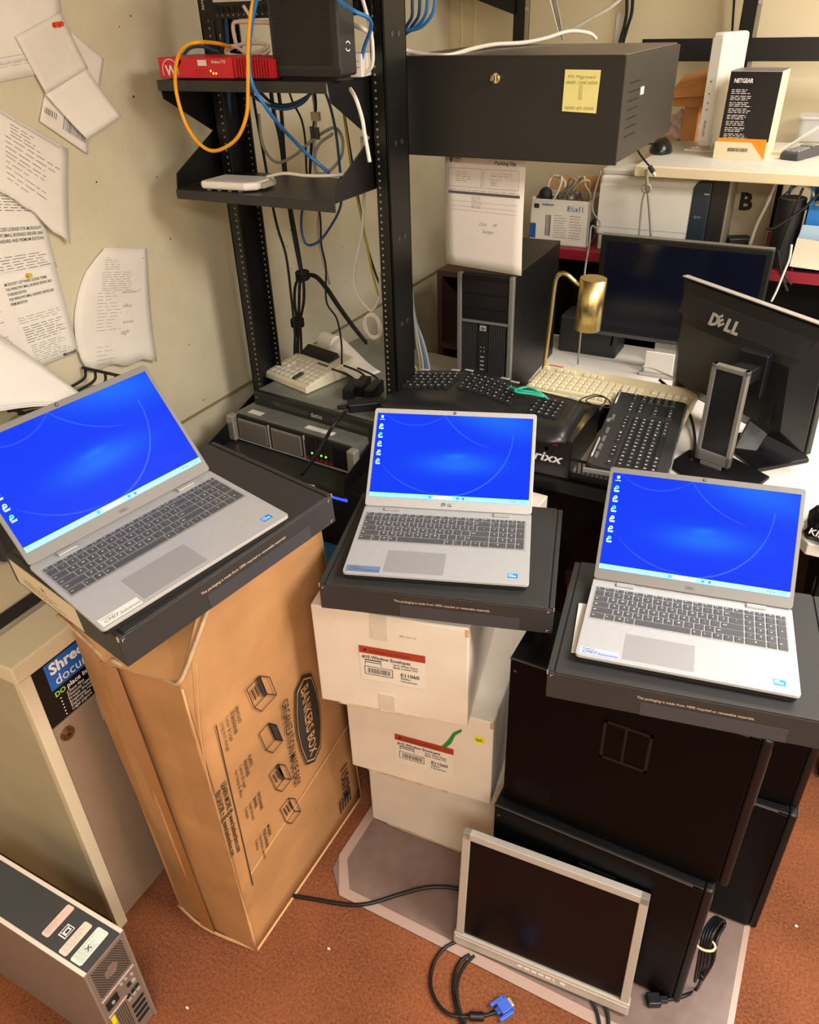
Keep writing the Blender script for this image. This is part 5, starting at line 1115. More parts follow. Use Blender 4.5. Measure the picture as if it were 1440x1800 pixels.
bm = NB(); prism(bm, [(w * .36, -.07), (w * .64, -.07), (w * .62, .12), (w * .38, .12)], XY, -.0895, -.080); obj('stand_foot', bm, MC['stand_pale_grey'], t, bev=.002)
bm = NB(); box(bm, w * .385, w * .565, -.06, -.052, -.08, .0 - .01); obj('front_plate', bm, mat('white_stand_plate', 'dedbd6', .4), t, bev=.002)
# black box beside it
t = thing('speaker_box', 'black box with a small pale mark between the tower and the widescreen monitor', 'speaker', (-.79, 2.53, DT))
bm = NB(); box(bm, 0, .20, 0, .12, 0, .125); obj('housing', bm, mat('soft_black', '1f2022', .5), t, bev=.006); bm = NB(); f = plane_fn((.178, -.0006, .045), (1, 0, 0), (0, 0, 1)); prism(bm, [(0, 0), (.006, 0), (.009, .03), (.006, .045), (.004, .03)], lambda a, b, h_: f(a, b), 0, 0); obj('pale_mark', bm, SIL, t)
# monitor seen from behind
top0, top1 = az(1197, 487, 1.235), az(1440, 574, 1.235); X = (top1 - top0).normalized(); Yb = Vector((-X.y, X.x, 0))
t = thing('flat_monitor', 'black and silver flat monitor seen from behind, its back towards the camera', 'monitor'); pose(t, top0, X, Yb)
w, h = .49, .33; up = .0
bm = NB(); hexa(bm, [(0, .032, -h), (w, .032, -h), (w, .05, -h), (0, .05, -h), (0, .012, 0), (w, .012, 0), (w, .030, 0), (0, .030, 0)]); obj('front_frame', bm, mat('frame_black', '1a1a1b', .4), t, bev=.003)
bm = NB(); box(bm, -.001, w + .001, .006, .026, 0, .003)
obj('silver_top_edge', bm, MS, t, bev=.001)
BM = mat('back_black', '1b1a1a', .36, 0, .05, 30)
bm = NB()   # bevelled back shell
o4 = [(.004, .008, -.004), (w - .004, .008, -.004), (w - .004, .03, -h + .004), (.004, .03, -h + .004)]; i4 = [(.06, -.03, -.105), (w - .06, -.03, -.105), (w - .055, -.012, -h + .05), (.055, -.012, -h + .05)]
vo = [bm.verts.new(p) for p in o4]; vi = [bm.verts.new(p) for p in i4]; 
for k in range(4): face(bm, [vo[k], vo[(k + 1) % 4], vi[(k + 1) % 4], vi[k]])
face(bm, vi); face(bm, vo[::-1]); obj('back_shell', bm, BM, t, bev=.004)
nrm_ = (Vector(i4[1]) - Vector(i4[0])).cross(Vector(o4[0]) - Vector(i4[0])).normalized()
def slope(x, q, l=.001):  # across x, q 0 at outer top edge .. 1 at inner
    a = Vector((x, .008 + (-.03 - .008) * q, -.004 + (-.105 + .004) * q)); return a + Vector((0, -.95, .31)) * l
bm = NB(); rect(bm, lambda x, y: slope(x, y), .035, w - .035, .30, .78); vp = obj('vent_panel', bm, mat('vent_panel_black', '252425', .5), t)
bm = NB()
for i in range(70):
    for j in range(7): rect(bm, lambda x, y: slope(x, y, .0016), .04 + i * .0056, .0425 + i * .0056, .34 + j * .06, .37 + j * .06)
obj('vent_holes', bm, HOLE, vp)
bm = NB(); F_ = lambda x, y: slope(.150 + x * 1.22, .78 - y * 1.22 / .105, .0035)
put_text(bm, 'D', .034, F_, .045); put_text(bm, 'E', .030, lambda x, y: F_(.0285 + x * .80 - y * .60, .001 + x * .60 + y * .80), .045); put_text(bm, 'L', .034, lambda x, y: F_(x + .0455, y), .045); put_text(bm, 'L', .034, lambda x, y: F_(x + .0655, y), .045)
obj('raised_lettering', bm, mat('letter_silver', 'cfc9c0', .3, .5), t, solid=.002)
bm = NB(); [box(bm, w - .12 + (k % 2) * .0, w - .085, -.0225, -.021, -.125 - k * .0045, -.1228 - k * .0045) for k in range(34)]; obj('side_slots', bm, HOLE, t)
# its silver stand
cT, cB = ay(1280, 645, 1.90), ay(1247, 828, 1.90)
bx = Vector((cB.x, 1.895, DT)); t2 = thing('monitor_stand', 'silver framed upright monitor stand with a black base on the white desk', 'stand'); pose(t2, bx, (X + Vector((.55, .15, 0))).normalized(), Vector((-(X + Vector((.55, .15, 0))).y, (X + Vector((.55, .15, 0))).x, 0)))
hh = cT.z - DT; 
bm = NB()
for q_ in ((-.046, -.034), (.034, .046)): box(bm, q_[0], q_[1], 0, .018, .02, hh)
box(bm, -.046, .046, 0, .018, hh - .012, hh); box(bm, -.046, .046, 0, .018, .02, .05); obj('silver_frame', bm, mat('stand_silver', '8e8a84', .32, .5), t2, bev=.002)
bm = NB(); box(bm, -.034, .034, .004, .014, .05, hh - .012); obj('black_insert', bm, mat('insert_black', '17171a', .3), t2)
bm = NB(); prism(bm, [(-.03, .0), (.03, .0), (.02, .02), (-.02, .02)], XY, .008, .02); obj('neck', bm, MC['stand_silver'], t2, bev=.002)
bm = NB(); prism(bm, [(-.088, -.055), (.02, -.10), (.13, -.04), (.13, .06), (-.02, .10), (-.088, .05)], XY, 0, .009); obj('base', bm, BLKP, t2, bev=.003)
bm = NB(); box(bm, -.02, .035, .018, .12, hh - .05, hh - .015); box(bm, -.03, .045, .10, .13, hh - .10, hh + .01); obj('tilt_arm', bm, BLKP, t2, bev=.003)
t2 = thing('monitor_stand', 'black monitor foot with a slanted column, right of the silver stand', 'stand', (0, 0, DT), 0)
P_ = [az(1282, 768, DT), az(1290, 800, DT), az(1330, 832, DT), az(1422, 814, DT), az(1405, 785, DT), az(1350, 760, DT)]
bm = NB(); prism(bm, [(p.x, p.y) for p in P_], XY, 0, .012); obj('base', bm, BLKP, t2, bev=.004)
a, b = az(1290, 790, DT + .01), az(1330, 795, DT + .01); bm = NB(); hexa(bm, [(a.x, a.y, .012), (b.x, b.y, .012), (b.x, b.y + .04, .012), (a.x, a.y + .04, .012), (a.x + .02, a.y + .05, .085), (b.x + .03, b.y + .05, .085), (b.x + .03, b.y + .09, .085), (a.x + .02, a.y + .09, .085)]); obj('column', bm, mat('stand_graphite', '2a2a2c', .35), t2, bev=.003)
cable('monitor_cable', 'thick black monitor cable curving down beside the silver stand', [ay(1160, 668, 2.3), az(1195, 700, .90), az(1215, 735, .88), az(1222, 780, .868), az(1215, 810, .868)], .0045, BLKM)
# black bag
t = thing('plastic_bag', 'crumpled black plastic bag at the right edge of the desk', 'bag', az(1432, 935, DT + .001))
bm = NB(); bmesh.ops.create_icosphere(bm, subdivisions=3, radius=.06); rr = random.Random(9)
for v in bm.verts: v.co *= 1 + .25 * math.sin(v.co.x * 90 + 2) * math.sin(v.co.y * 70) + rr.uniform(-.07, .07); v.co.z = max(v.co.z * .9, -.03) + .03; v.co.x += .035
obj('bag', bm, mat('shiny_black_film', '101012', .18), t)
bm = NB(); c = hit(t, 1436, 932, 1, -.055); put_text(bm, 'KING', .022, plane_fn((-.015, -.058, .03), (1, -.1, -.2), (0, 0, 1), .002), .02, .2); obj('lettering', bm, WINK, t)

# ------------------------------------------------------------------ back corner: wall bench, red shelf, second rack, pale shelf above
t = thing('bookcase', 'dark brown open bookcase against the back wall behind the office computer', 'bookcase', (-1.42, 2.86, 0))
BRN = mat('brown_bookcase', '4b2f26', .5, 0, .12, 9, stretch=(1, 1, 8)); bm = NB()
for x in (0, .36):
    bm = NB(); box(bm, x, x + .022, 0, .34, 0, .985); obj('side_panel', bm, BRN, t, bev=.001)
for z in (.02, .34, .66, .963):
    bm = NB(); box(bm, .022, .36, 0, .34, z, z + .022); obj('shelf_board', bm, BRN, t, bev=.001)
bm = NB(); box(bm, .022, .36, .33, .34, .04, .963); obj('back_panel', bm, mat('bookcase_inner_dark', '241612', .6), t)
# red bench
t = thing('red_shelf_unit', 'low shelf unit with a dark red top board behind the widescreen monitor', 'shelf', (-1.02, 2.69, 0))
RDT = mat('dark_red_board', '8a1426', .45); w = 1.9
bm = NB(); box(bm, 0, w, 0, .5, 1.128, 1.162); obj('red_top', bm, RDT, t, bev=.002)
for x in (.05, .62, 1.2, w - .03):
    bm = NB(); box(bm, x, x + .025, .02, .5, 0, 1.128); obj('upright_panel', bm, mat('unit_dark_brown', '33211b', .55), t)
bm = NB(); box(bm, .05, w, .48, .5, 0.0, 1.128); obj('back_panel', bm, mat('unit_back_dark', '1d1513', .7), t)
bm = NB(); box(bm, .07, w - .03, .03, .48, .60, .62); obj('inner_board', bm, MC['unit_dark_brown'], t)
RT = 1.1625
# copy paper carton
a = ay(927, 420, 2.71); b = ay(1029, 440, 2.71)
t = thing('paper_carton', 'white and blue copy paper carton full of cable odds and ends', 'carton', (-.985, 2.72, RT), R(3))
w, d, h = .205, .16, .15
bm = NB(); box(bm, 0, w, 0, .004, 0, h); box(bm, 0, .004, 0, d, 0, h); box(bm, w - .004, w, 0, d, 0, h); box(bm, 0, w, d - .004, d, 0, h); box(bm, 0, w, 0, d, 0, .004); obj('carton_walls', bm, mat('copy_carton_white', 'dbd3c4', .6), t)
bm = NB(); hexa(bm, [(.01, d, h), (w, d, h), (w, d + .004, h), (.01, d + .004, h), (.01, d + .03, h + .045), (w, d + .03, h + .05), (w, d + .034, h + .05), (.01, d + .034, h + .045)]); obj('open_flap', bm, KRAFT, t)
bm = NB(); f = plane_fn((0, 0, 0), (1, 0, 0), (0, 0, 1), .0006); rect(bm, f, 0, .022, .02, .07); f2 = plane_fn((w, 0, 0), (0, 1, 0), (0, 0, 1), .0006); rect(bm, f2, .02, .09, .01, .08); put_text(bm, '8½x11', .026, plane_fn((.128, 0, h - .035), (1, 0, 0), (0, 0, 1)), .01, width=.055); put_text(bm, 'multiuse', .012, plane_fn((.04, 0, h - .02), (1, 0, 0), (0, 0, 1)), .02); obj('blue_print', bm, mat('carton_blue', '1d4d9a', .5), t)
bm = NB(); rect(bm, f, .012, .03, h - .03, h - .015); barcode(bm, f, .055, .075, .03, .10, 8); scribble(bm, f, .085, .10, .05, 10, .008, .0015, .4, .008); scribble(bm, f, .14, .10, .045, 9, .009, .0013, .4, .01); obj('black_print', bm, INK, t)
bm = NB(); put_text(bm, 'E', .04, plane_fn((w, .035, .025), (0, 1, 0), (0, 0, 1), .0012), .03); obj('white_print', bm, WINK, t)
cols = [('white cable', 'cable_white', 'd8d2c8'), ('grey cable', 'cable_grey', '8f8b84'), ('cream cable', 'cable_cream', 'cdbf9d')]
rr = random.Random(12)
for k in range(3):
    nm, mn, c_ = cols[k]; cx = -.93 + k * .05; pts = []
    for i in range(16): a_ = i * .75 + k; pts.append((cx + .035 * math.cos(a_) + rr.uniform(-.008, .008), 2.80 + .03 * math.sin(a_ * .9), RT + .12 + .045 * (1 + math.sin(a_ * 1.1 + k)) + rr.uniform(-.008, .008)))
    cable('cable_coil', nm + ' tangled in the copy paper carton', pts, .0035, mat(mn, c_, .45), cat='cable')
bm = NB(); bmesh.ops.create_icosphere(bm, subdivisions=3, radius=.045)
for v in bm.verts: v.co *= 1 + .2 * math.sin(v.co.x * 120) * math.sin(v.co.z * 100); v.co += Vector((-.87, 2.805, RT + .135))
tag(obj('foil_bag', bm, mat('foil_silver', '8d8a86', .25, .8)), 'crumpled silver antistatic bag in the copy paper carton', 'bag')
bm = NB(); bmesh.ops.create_icosphere(bm, subdivisions=2, radius=.03)
for v in bm.verts: v.co.x *= .8; v.co += Vector((-.955, 2.78, RT + .15))
tag(obj('webcam_ball', bm, BLKM, smooth=True), 'small black webcam lying at the left of the copy paper carton', 'webcam')
# printer
t = thing('printer', 'white office printer with a dark blue front strip under the pale shelf', 'printer', (-.752, 2.72, RT))
w, h, d = .30, .247, .38; PW = mat('printer_white', 'dcd8cf', .45, 0, .02, 15)
bm = NB(); box(bm, 0, w + .10, .0, d, .05, h - .01); obj('body', bm, PW, t, bev=.012, seg=3)
bm = NB(); box(bm, .01, w + .09, .01, d, 0, .05); obj('paper_drawer', bm, mat('printer_grey', 'aaa69e', .5), t, bev=.003)
bm = NB(); box(bm, .004, w - .004, -.003, .0, .078, h - .035); obj('front_door', bm, PW, t, bev=.004); bm = NB(); box(bm, .0, w + .09, .02, d - .02, h - .010, h + .008); obj('scanner_lid', bm, mat('printer_lid', 'c9c4b8', .45), t, bev=.006)
bm = NB(); prism(bm, [(w, .045), (w + .055, .045), (w + .055, h - .01), (w + .012, h - .01), (w, h - .03)], XZ, -.006, .03); cp = obj('control_strip', bm, mat('navy_strip', '232e3a', .35), t, bev=.004)
bm = NB(); box(bm, w + .055, w + .105, -.004, .08, .045, h - .006); obj('dark_side', bm, mat('printer_black', '1c1b1b', .4), t, bev=.003)
bm = NB(); box(bm, w + .035, w + .050, -.0068, -.006, h - .048, h - .044); put_text(bm, 'lyric', .012, plane_fn((w + .014, -.006, h * .52), (1, 0, 0), (0, 0, 1)), 0, .2); obj('small_marks', bm, SIL, cp)
bm = NB(); box(bm, w + .105, w + .112, -.006, .1, .04, h + .0); obj('edge_post', bm, mat('edge_post_grey', '8f8877', .4, .3), t)
# panel with B
t = thing('upright_panel', 'pale upright panel bearing a black letter B behind the printer', 'panel', (-.352, 2.93, RT))
bm = NB(); box(bm, 0, .12, 0, .03, 0, .30); obj('board', bm, mat('pale_panel', 'c4b796', .5), t, bev=.003); bm = NB(); put_text(bm, 'B', .075, plane_fn((.015, 0, .12), (1, 0, 0), (0, 0, 1)), .04); obj('letter', bm, INK, t)
t = thing('adapter_box', 'tilted black plug box at the foot of the pale letter panel', 'power adapter', (-.33, 2.80, RT), R(25))
bm = NB(); box(bm, 0, .075, 0, .05, 0, .055); obj('housing', bm, BLKP, t, bev=.004)
t = thing('desk_canister', 'black cylindrical canister with a grey open top right of the printer', 'canister', (-.165, 2.75, RT))
bm = NB(); cyl(bm, (0, 0, 0), (0, 0, .20), .040, n=32); obj('body', bm, mat('canister_black', '151516', .5), t); bm = NB(); cyl(bm, (0, 0, .20), (0, 0, .202), .038, n=32); obj('open_top', bm, mat('canister_inner_grey', '6e685e', .6), t)
# blue carton with cables and a printed sheet
t = thing('blue_carton', 'blue carton overflowing with cables at the right end of the red shelf', 'carton', (-.118, 2.715, RT))
bm = NB(); w, d, h = .30, .24, .20; box(bm, 0, w, 0, .004, 0, h); box(bm, 0, .004, 0, d, 0, h + .05); box(bm, w - .004, w, 0, d, 0, h); box(bm, 0, w, d - .004, d, 0, h); box(bm, 0, w, 0, d, 0, .004); obj('carton_walls', bm, mat('bright_blue_card', '1f78c8', .5), t)
bm = NB(); hexa(bm, [(.02, -.03, h - .005), (.2, -.03, h - .005), (.2, 0, h), (.02, 0, h), (.02, -.03, h - .002), (.2, -.03, h - .002), (.2, 0, h + .003), (.02, 0, h + .003)]); obj('grey_flap', bm, mat('grey_flap_card', '8d8478', .7), t)
bm = NB(); P = [ax(0, 0, 1)] ; P = [ay(1402, 418, 2.69), ay(1470, 428, 2.69), ay(1460, 478, 2.67), ay(1388, 468, 2.67)]; face(bm, [bm.verts.new(p) for p in P])
o = tag(obj('instruction_sheet', bm, mat('buff_sheet', 'd8cfb8', .7), solid=.003), 'buff printed sheet leaning on the blue carton at the right edge', 'paper')
bm = NB(); f = plane_fn(P[3] + Vector((0, -.0015, 0)), P[2] - P[3], P[0] - P[3], .001); scribble(bm, f, .01, .07, .1, 3, .008, .0012, .3, .01); barcode(bm, f, .05, .058, .012, .04, 4); put_text(bm, 'XXX-XX', .009, f if False else (lambda x, y: f(.012 + x, .04 + y)), .02); rect(bm, f, .02, .1, .003, .006); obj('print', bm, INK, o)
bm = NB(); P = [ay(1412, 395, 2.70), ay(1470, 400, 2.70), ay(1470, 425, 2.70), ay(1402, 420, 2.70)]; face(bm, [bm.verts.new(p) for p in P]); tag(obj('blue_white_leaflet', bm, mat('leaflet_pale_blue', 'a9c6dd', .5), solid=.002), 'pale blue leaflet behind the buff sheet at the right edge', 'paper')
rr = random.Random(21)
for k, (col, nm) in enumerate((('1c1c1e', 'black cable spilling over the left side of the blue carton'), ('2f6fc0', 'bright blue cable arching out of the blue carton'), ('c9c4bc', 'pale cable looping at the top of the blue carton'), ('1c1c1e', 'black cable crossing the canister towards the blue carton'), ('3a3a3c', 'dark grey cable looped on top of the blue carton'))):
    if k == 0: pts = [ay(u, v, 2.68) for u, v in ((1412, 330), (1396, 370), (1382, 410), (1372, 440), (1372, 470), (1385, 490), (1392, 500))]
    elif k == 3: pts = [ay(u, v, 2.67) for u, v in ((1440, 340), (1415, 365), (1385, 385), (1362, 400), (1348, 402))]
    else: pts = [ay(1395 + 22 * math.cos(i * .8 + k) + 14, 335 + 22 * math.sin(i * .8 + k) + (6 * k) % 14, 2.74 + .02 * math.sin(i)) for i in range(9)]
    cable('cable', nm, pts, .0036, mat('cable_tint_' + str(col), col, .4))
cable('plug_lead', 'thin black lead with a plug hanging above the canister', [ay(u, v, 2.80) for u, v in ((1398, 322), (1384, 338), (1368, 350), (1360, 362))], .0022, BLKM)
# second rack behind with a cross beam
t = thing('steel_rack', 'black steel rack frame with a wide cross beam behind the pale shelf', 'rack', (0, 0, 0))
Yr = 3.30; bL, bR = ay(920, 60, Yr), ay(1318, 60, Yr); zb, zt_ = ay(1300, 107, Yr).z, ay(1300, 66, Yr).z
for xx, px in ((bL.x, 0), (bR.x, 1)):
    bm = NB(); box(bm, xx - .035, xx + .012, Yr - .02, Yr + .03, 0, 2.4); po = obj('post', bm, RKM, t, bev=.001)
    bm = NB(); box(bm, xx + .012, xx + .026, Yr - .022, Yr - .016, 1.35 if px else 1.6, 2.4); bs = obj('slotted_strip', bm, mat('zinc_strip', 'a39a8b', .35, .6), po)
    bm = NB(); [cyl(bm, (xx + .019, Yr - .028, 1.42 + i * .11), (xx + .019, Yr - .02, 1.42 + i * .11), .006, n=10) for i in range(8) if px == 0 and i > 2 or px and i > 3]; obj('bolt_head', bm, SIL, po)
c_ = ay(1362, 310, 3.18); bm = NB(); box(bm, c_.x - .03, c_.x + .035, 3.16, 3.21, 1.17, 1.405); obj('short_upright', bm, RKM, t, bev=.001)
bm = NB(); box(bm, -.80, .9, Yr - .028, Yr - .0205, zb, zt_); obj('cross_beam', bm, mat('beam_black', '121113', .4), t, bev=.001)
bm = NB(); c0, c1 = ay(822, 0, Yr - .03), ay(903, 25, Yr - .03); prism(bm, [(c0.x - .1, c0.z + .045), (c1.x, c1.z), (c1.x + .004, c1.z), (c1.x + .004, 2.1), (c0.x - .1, 2.1)], XZ, Yr - .035, Yr - .03); obj('bracket_plate', bm, RKM, t)
# pale shelf above the printer
t = thing('floating_shelf', 'long pale shelf carrying the white modem and the black product box', 'shelf', (-.62, 2.62, 1.45))
bm = NB(); box(bm, 0, 1.35, 0, .60, -.030, 0); obj('board', bm, mat('pale_laminate', 'd9c9a6', .45, 0, .03, 12), t, bev=.003); 
bm = NB(); box(bm, .01, 1.34, .01, .59, 0, .0012); obj('top_surface', bm, mat('shelf_top_white', 'c9c3b7', .4, 0, .05, 20), t)
for x in (.05, 1.25):
    bm = NB(); box(bm, x, x + .03, .58, .80, -.06, -.03); box(bm, x, x + .03, .79, .81, -.3, -.03); obj('bracket', bm, RKM, t)
SZ = 1.4515
t = thing('white_modem', 'tall narrow white modem standing upright on the pale shelf', 'modem', az(1232, 266, SZ), R(-18))
bm = NB(); box(bm, -.022, .022, 0, .165, .012, .335); obj('housing', bm, mat('modem_white', 'e3ddd2', .3), t, bev=.012, seg=4)
bm = NB(); box(bm, -.017, .017, -.002, .0, .03, .32); fp = obj('front_strip', bm, mat('modem_gloss_white', 'ebe6dc', .2), t, bev=.001)
bm = NB(); [tube(bm, [(s_ * .045, .02, 0.004), (s_ * .03, .02, .004), (s_ * .0225, .02, .02), (s_ * .0225, .02, .05)], .004) for s_ in (-1, 1)]; box(bm, -.055, .055, -.01, .06, 0, .004); obj('stand', bm, MC['modem_gloss_white'], t)
bm = NB(); tube(bm, [(.045, .15, 0.004), (.03, .15, .004), (.0225, .15, .02), (.0225, .15, .05)], .004); obj('rear_clip', bm, MC['modem_gloss_white'], t)
bm = NB(); put_text(bm, 'NETGEAR', .0105, plane_fn((.004, -.002, .045), (0, 0, 1), (-1, 0, 0), .001), .02, width=.048); [rect(bm, plane_fn((-.003, -.002, z), (1, 0, 0), (0, 0, 1), .001), 0, .005, 0, .005) for z in (.12, .14, .165, .20)]; obj('grey_marks', bm, GINK, fp)
t = thing('product_box', 'black and white product box with white lettering and an orange foot on the pale shelf', 'box', az(1258, 277, SZ), R(-3))
w, d, h = .146, .135, .238
bm = NB(); hexa(bm, [(0, .0, 0), (w, 0, 0), (w, d, 0), (0, d, 0), (.0, .02, h), (w, .02, h), (w, d + .02, h), (0, d + .02, h)]); obj('carton', bm, mat('cream_box', 'd8cdae', .6), t)
FQ = lambda o_, l=.0009: plane_fn(o_, (1, 0, 0), (0, .02, h), l)
bm = NB(); rect(bm, FQ((0, 0, 0)), .0, w, .05, h * .998); bf = obj('black_front', bm, mat('box_print_black', '1c1a1b', .3), t)
bm = NB(); rect(bm, plane_fn((0, .02, h), (1, 0, 0), (0, 1, 0), .0008), 0, w, 0, d); obj('purple_top', bm, mat('purple_grey_print', '6d6474', .4), t)
bm = NB(); box(bm, -.006, w - .0, -.012, -.009, 0, .048); obj('cream_lip', bm, mat('cream_lip', 'dccfae', .6), t); bm = NB(); box(bm, 0, w - .004, -.009, -.004, .03, .058); prism(bm, [(w - .045, .05), (w - .002, .003), (w - .002, .05)], XZ, -.0128, -.012); obj('orange_tab', bm, mat('orange_print', 'f08a1c', .45), t)
bm = NB(); f = plane_fn((.035, -.0128, .022), (1, 0, 0), (0, 0, 1)); barcode(bm, f, 0, .06, 0, .01, 24); obj('serial_print', bm, INK, t)
bm = NB(); F2 = lambda x, y: FQ((0, 0, 0), .0018)(x, y); put_text(bm, 'NETGEAR', .016, lambda x, y: F2(.014 + x, .208 + y), .03, width=.055)
rr = random.Random(8)
for k in range(9): scribble(bm, F2, .012, .190 - k * .0172, .06 + .012 * rr.random(), 3, .0048, .0016, .3, .012, rnd=rr)
obj('white_print', bm, WINK, bf)
t = thing('computer_mouse', 'black computer mouse at the left end of the pale shelf', 'mouse', az(1161, 268, SZ), R(10))
bm = NB(); bmesh.ops.create_uvsphere(bm, u_segments=24, v_segments=14, radius=1)
for v in bm.verts: v.co = Vector((v.co.x * .037, v.co.y * .058, max(v.co.z, -.05) * .042 + .003))
obj('shell', bm, mat('mouse_black', '131313', .3), t, smooth=True); bm = NB(); cyl(bm, (-.003, -.03, .028), (.003, -.03, .028), .008, n=16); obj('wheel', bm, DGR, t)
t = thing('phone_handset', 'dark grey cordless phone lying face up on the pale shelf', 'phone', az(1385, 282, SZ), R(-22))
bm = NB(); hexa(bm, [(-.032, 0, 0), (.032, 0, 0), (.03, .15, 0), (-.03, .15, 0), (-.03, .004, .022), (.03, .004, .022), (.027, .146, .03), (-.027, .146, .03)]); obj('body', bm, mat('phone_grey', '3e3e40', .4), t, bev=.007, seg=3)
for r in range(5):
    for c in range(3): bm = NB(); z = .0225 + (.02 + r * .017) * .055; box(bm, -.021 + c * .0155, -.010 + c * .0155, .015 + r * .015, .025 + r * .015, z - .002, z + .0025); obj('button', bm, mat('button_light_grey', '8e8c8a', .5), t, bev=.001)
bm = NB(); box(bm, -.02, .02, .10, .135, .024, .031); obj('display', bm, mat('phone_display', '6c7468', .2), t)
t = thing('clear_container', 'clear plastic tub with a lid at the right end of the pale shelf', 'container', az(1425, 250, SZ) + Vector((.02, .06, 0)))
CLR = mat('clear_plastic', 'dfe3e6', .12, alpha=.35)
bm = NB(); prism(bm, rrect(.07, .06, .02), XY, 0, .07); obj('tub', bm, CLR, t, bev=.004); bm = NB(); prism(bm, rrect(.076, .066, .02), XY, .07, .078); obj('lid', bm, mat('clear_lid', 'd9d8dd', .15, alpha=.6), t, bev=.002)
bm = NB(); P = [ay(1372, 265, 2.83), ay(1440, 222, 2.86), ay(1440, 226, 2.9), ay(1378, 268, 2.87)]; face(bm, [bm.verts.new(p) for p in P]); tag(obj('clear_lid_sheet', bm, mat('cloudy_lid', 'e6e0da', .3), solid=.002), 'loose cloudy plastic lid leaning on the clear tub', 'lid')
t = thing('kraft_parcel', 'open kraft parcel behind the white modem on the pale shelf', 'parcel', (-.635, 3.13, SZ + .11), R(-5))
bm = NB(); box(bm, .035, .085, .03, .08, -.11, 0); hexa(bm, [(0, 0, 0), (.12, 0, 0), (.12, .1, 0), (0, .1, 0), (.0, 0, .06), (.12, 0, .10), (.12, .1, .12), (0, .1, .09)]); obj('carton', bm, mat('kraft_orange', 'c4894f', .7), t)
bm = NB(); hexa(bm, [(.0, -.002, .05), (.12, -.002, .08), (.12, -.05, .04), (0, -.04, .03), (0, -.002, .053), (.12, -.002, .083), (.12, -.05, .043), (0, -.04, .033)]); obj('flap', bm, MC['kraft_orange'], t)
for k, (px, col, lb, r_) in enumerate((((1203, 226), 'd0b0a8', 'pink tinted crumpled plastic bag behind the mouse', .07), ((1220, 214), 'b7ac9a', 'grey crumpled plastic bag beside the kraft parcel', .06), ((1250, 215), 'cbb98e', 'tan padded envelope behind the white modem', .04))):
    bm = NB(); bmesh.ops.create_icosphere(bm, subdivisions=3, radius=r_); c = az(px[0], px[1], SZ + .03)
    for v in bm.verts: v.co *= 1 + .22 * math.sin(v.co.x * 100 + k) * math.sin(v.co.z * 80 + v.co.y * 60); v.co.z = max(v.co.z * .8, -.03) + .0; v.co += Vector((c.x, c.y, SZ + .031))
    tag(obj(('plastic_bag', 'plastic_bag', 'padded_envelope')[k], bm, mat('bag_tint_' + str(k), col, .35)), lb, 'bag' if k < 2 else 'envelope')
t = thing('power_supply', 'black power supply with its cord wound round it, behind the product box', 'power adapter', az(1262, 222, SZ), R(10))
bm = NB(); box(bm, -.022, .022, -.015, .015, .03, .165); obj('brick', bm, BLKM, t, bev=.008); bm = NB()
tube(bm, [(.02 * math.cos(i * .9) * (1 + .2 * math.sin(i)), -.018 + .004 * math.sin(i * 2.1), .02 + .085 * (1 + math.sin(i * .9))) for i in range(22)], .0028); obj('wound_cord', bm, BLKM, t)

